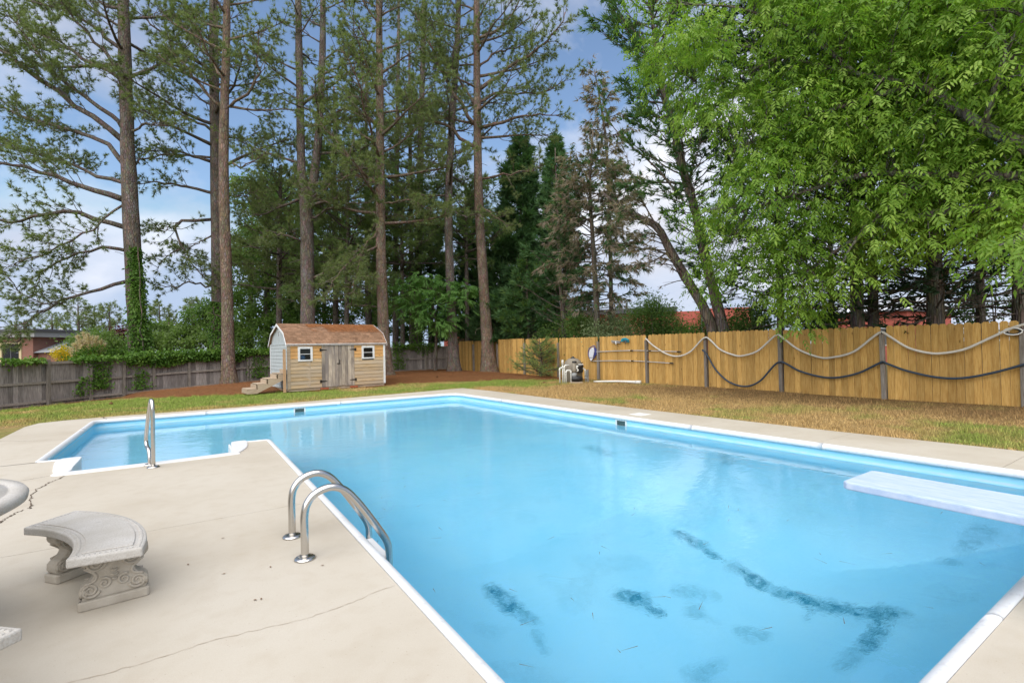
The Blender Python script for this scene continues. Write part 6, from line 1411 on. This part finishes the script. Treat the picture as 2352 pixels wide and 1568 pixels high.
# ------------------------------------------------------------------ grass, straw and litter
n = 210000
x = np.r_[rng.uniform(-9, 9.5, n // 2), rng.uniform(8.3, 14.55, n // 2)]; y = np.r_[rng.uniform(14.4, 23, n // 2), 18.5 * rng.random(n // 2) ** 1.25]
okm = ~((x > -2.72) & (x < 8.44) & (y < 14.88 + np.clip((x - 1.1) / 7.2, 0, 1) * 0.98)) & ~((x < 9) & (x < np.interp(y, [-3, 1.7, 4, 8, 14.3, 15.84], [9.2, 8.85, 8.63, 8.48, 8.43, 8.28])) & (y < 14.3) & (x > 2)) & (straw_mask(x, y) < 0.7) & (x < fenceX(y) - 0.05)
lx, ly = (x - SR[0]) * ca + (y - SR[1]) * sa, -(x - SR[0]) * sa + (y - SR[1]) * ca
okm &= ~((lx > -0.03) & (lx < SL + 0.03) & (ly > 0) & (ly < SW)); okm &= (rng.random(n) < 1 - 0.65 * np.clip((x - 11.6) / 2, 0, 1) * np.clip((12 - y) / 3, 0, 1))
x, y = x[okm], y[okm]; n = len(x); z = gz(x, y); h = (0.02 + 0.035 * rng.random(n)) * (1 + 1.3 * np.clip((vnoise(x, y, 3.1, 71) - 0.62) * 5, 0, 1)); th = rng.random(n) * 6.283; ln_ = rng.normal(0, 0.022, (n, 2)); w = 0.004 + 0.004 * rng.random(n)
B0 = np.c_[x + np.cos(th) * w, y + np.sin(th) * w, z - 0.004]; B1 = np.c_[x - np.cos(th) * w, y - np.sin(th) * w, z - 0.004]; T = np.c_[x + ln_[:, 0], y + ln_[:, 1], z + h]
V = np.stack([B0, B1, T], 1).reshape(-1, 3); go = MB().add(V, np.arange(len(V)).reshape(-1, 3)).build('grass', M['blade']); mul = np.repeat(rng.uniform(0.7, 1.5, n), 3); tint_attr(go.data, np.repeat(x, 3), np.repeat(y, 3), mul)
tag(go, 'short patchy green and tan lawn grass round the pool deck', 'grass', kind='stuff')
n = 90000; x = rng.uniform(-9, 14.4, n); y = rng.uniform(15, 28.3, n); okm = (straw_mask(x, y) * (0.4 + 0.6 * rng.random(n)) > 0.35) & (y < fenceLY(x) - 0.05)
lx, ly = (x - SR[0]) * ca + (y - SR[1]) * sa, -(x - SR[0]) * sa + (y - SR[1]) * ca; okm &= ~((lx > -0.03) & (lx < SL + 0.03) & (ly > -0.02) & (ly < SW + 0.03)); x, y = x[okm], y[okm]; n = len(x)
z = gz(x, y) + 0.004 + 0.03 * rng.random(n); th = rng.random(n) * 6.283; L_ = 0.06 + 0.05 * rng.random(n); w = 0.005; dx_, dy_ = np.cos(th), np.sin(th)
V = np.stack([np.c_[x - dx_ * L_ - dy_ * w, y - dy_ * L_ + dx_ * w, z], np.c_[x - dx_ * L_ + dy_ * w, y - dy_ * L_ - dx_ * w, z], np.c_[x + dx_ * L_, y + dy_ * L_, z + rng.normal(0.006, 0.012, n)]], 1).reshape(-1, 3)
tag(MB().add(V, np.arange(len(V)).reshape(-1, 3), np.repeat(rng.random(n), 3)).build('pine_straw', M['straw']), 'bed of fallen orange pine straw around the shed and pines', 'pine straw', kind='stuff')
# pine cones on the lawn
for (px, py, lab) in [(1250, 879, 'pine cone on the grass in front of the sapling bed'), (255, 920, 'pine cone on the grass by the weathered fence'), (803, 885, 'pine cone on the grass in front of the shed doors'), (1004, 872, 'pine cone on the grass right of the shed'), (2130, 892, 'pine cone in the brown grass under the dark hose')]:
    p = G(px, py, 0.0); p[2] = float(gz(p[0], p[1])); m = MB().lathe([(0, 0.0), (0.035, 0.01), (0.05, 0.035), (0.045, 0.06), (0.02, 0.09), (0, 0.095)], 10, p); sc_ = needles(np.tile(p + (0, 0, 0.045), (26, 1)) + rng.normal(0, 0.02, (26, 3)), rng.normal(size=(26, 3)), 1, 0.045, 0.03, 0.1, np.full(26, 0.3)); m.add(*sc_); tag(m.build('pine_cone', M['dead_leaf']), lab, 'pine cone', 'fallen pine cones')
# leaf bits on the deck
lv = [(433, 1296, 'tan leaf scrap on the deck between bench and ladder'), (590, 1377, 'dark leaf scrap on the deck below the ladder, left one of a pair'), (600, 1376, 'dark leaf scrap on the deck below the ladder, right one of a pair'), (520, 1315, 'pale leaf scrap on the deck left of the near ladder rail'), (622, 1302, 'thin leaf scrap on the deck just left of the near ladder foot'), (745, 1297, 'dark seed on the deck between ladder and pool edge'), (508, 1236, 'tiny leaf scrap on the deck behind the bench')]
for px, py, lab in lv:
    p = G(px, py, 0.006); th = rng.random() * 3; V, F, a = leaves([p], [(math.cos(th), math.sin(th), 0.05)], 0.03, 0.011, [0.5], 0.1, np.array([[0, 0, 1.0]])); tag(MB().add(V, F, a).build('leaf_scrap', M['dead_leaf']), lab, 'leaf', 'leaf scraps on the deck')
# needles floating on the water
k_ = 260; x = rng.uniform(1.3, 7.2, k_); y = 1.0 + 13 * rng.random(k_); th = rng.random(k_) * 6.28; L_ = rng.uniform(0.02, 0.07, k_); w = 0.0022
V = np.stack([np.c_[x - np.cos(th) * L_ - np.sin(th) * w, y - np.sin(th) * L_ + np.cos(th) * w, np.full(k_, WZ + 0.002)], np.c_[x - np.cos(th) * L_ + np.sin(th) * w, y - np.sin(th) * L_ - np.cos(th) * w, np.full(k_, WZ + 0.002)], np.c_[x + np.cos(th) * L_, y + np.sin(th) * L_, np.full(k_, WZ + 0.002)]], 1).reshape(-1, 3)
tag(MB().add(V, np.arange(len(V)).reshape(-1, 3)).build('floating_needles', M['dead_leaf']), 'pine needles and specks floating on the pool water', 'debris', kind='stuff')
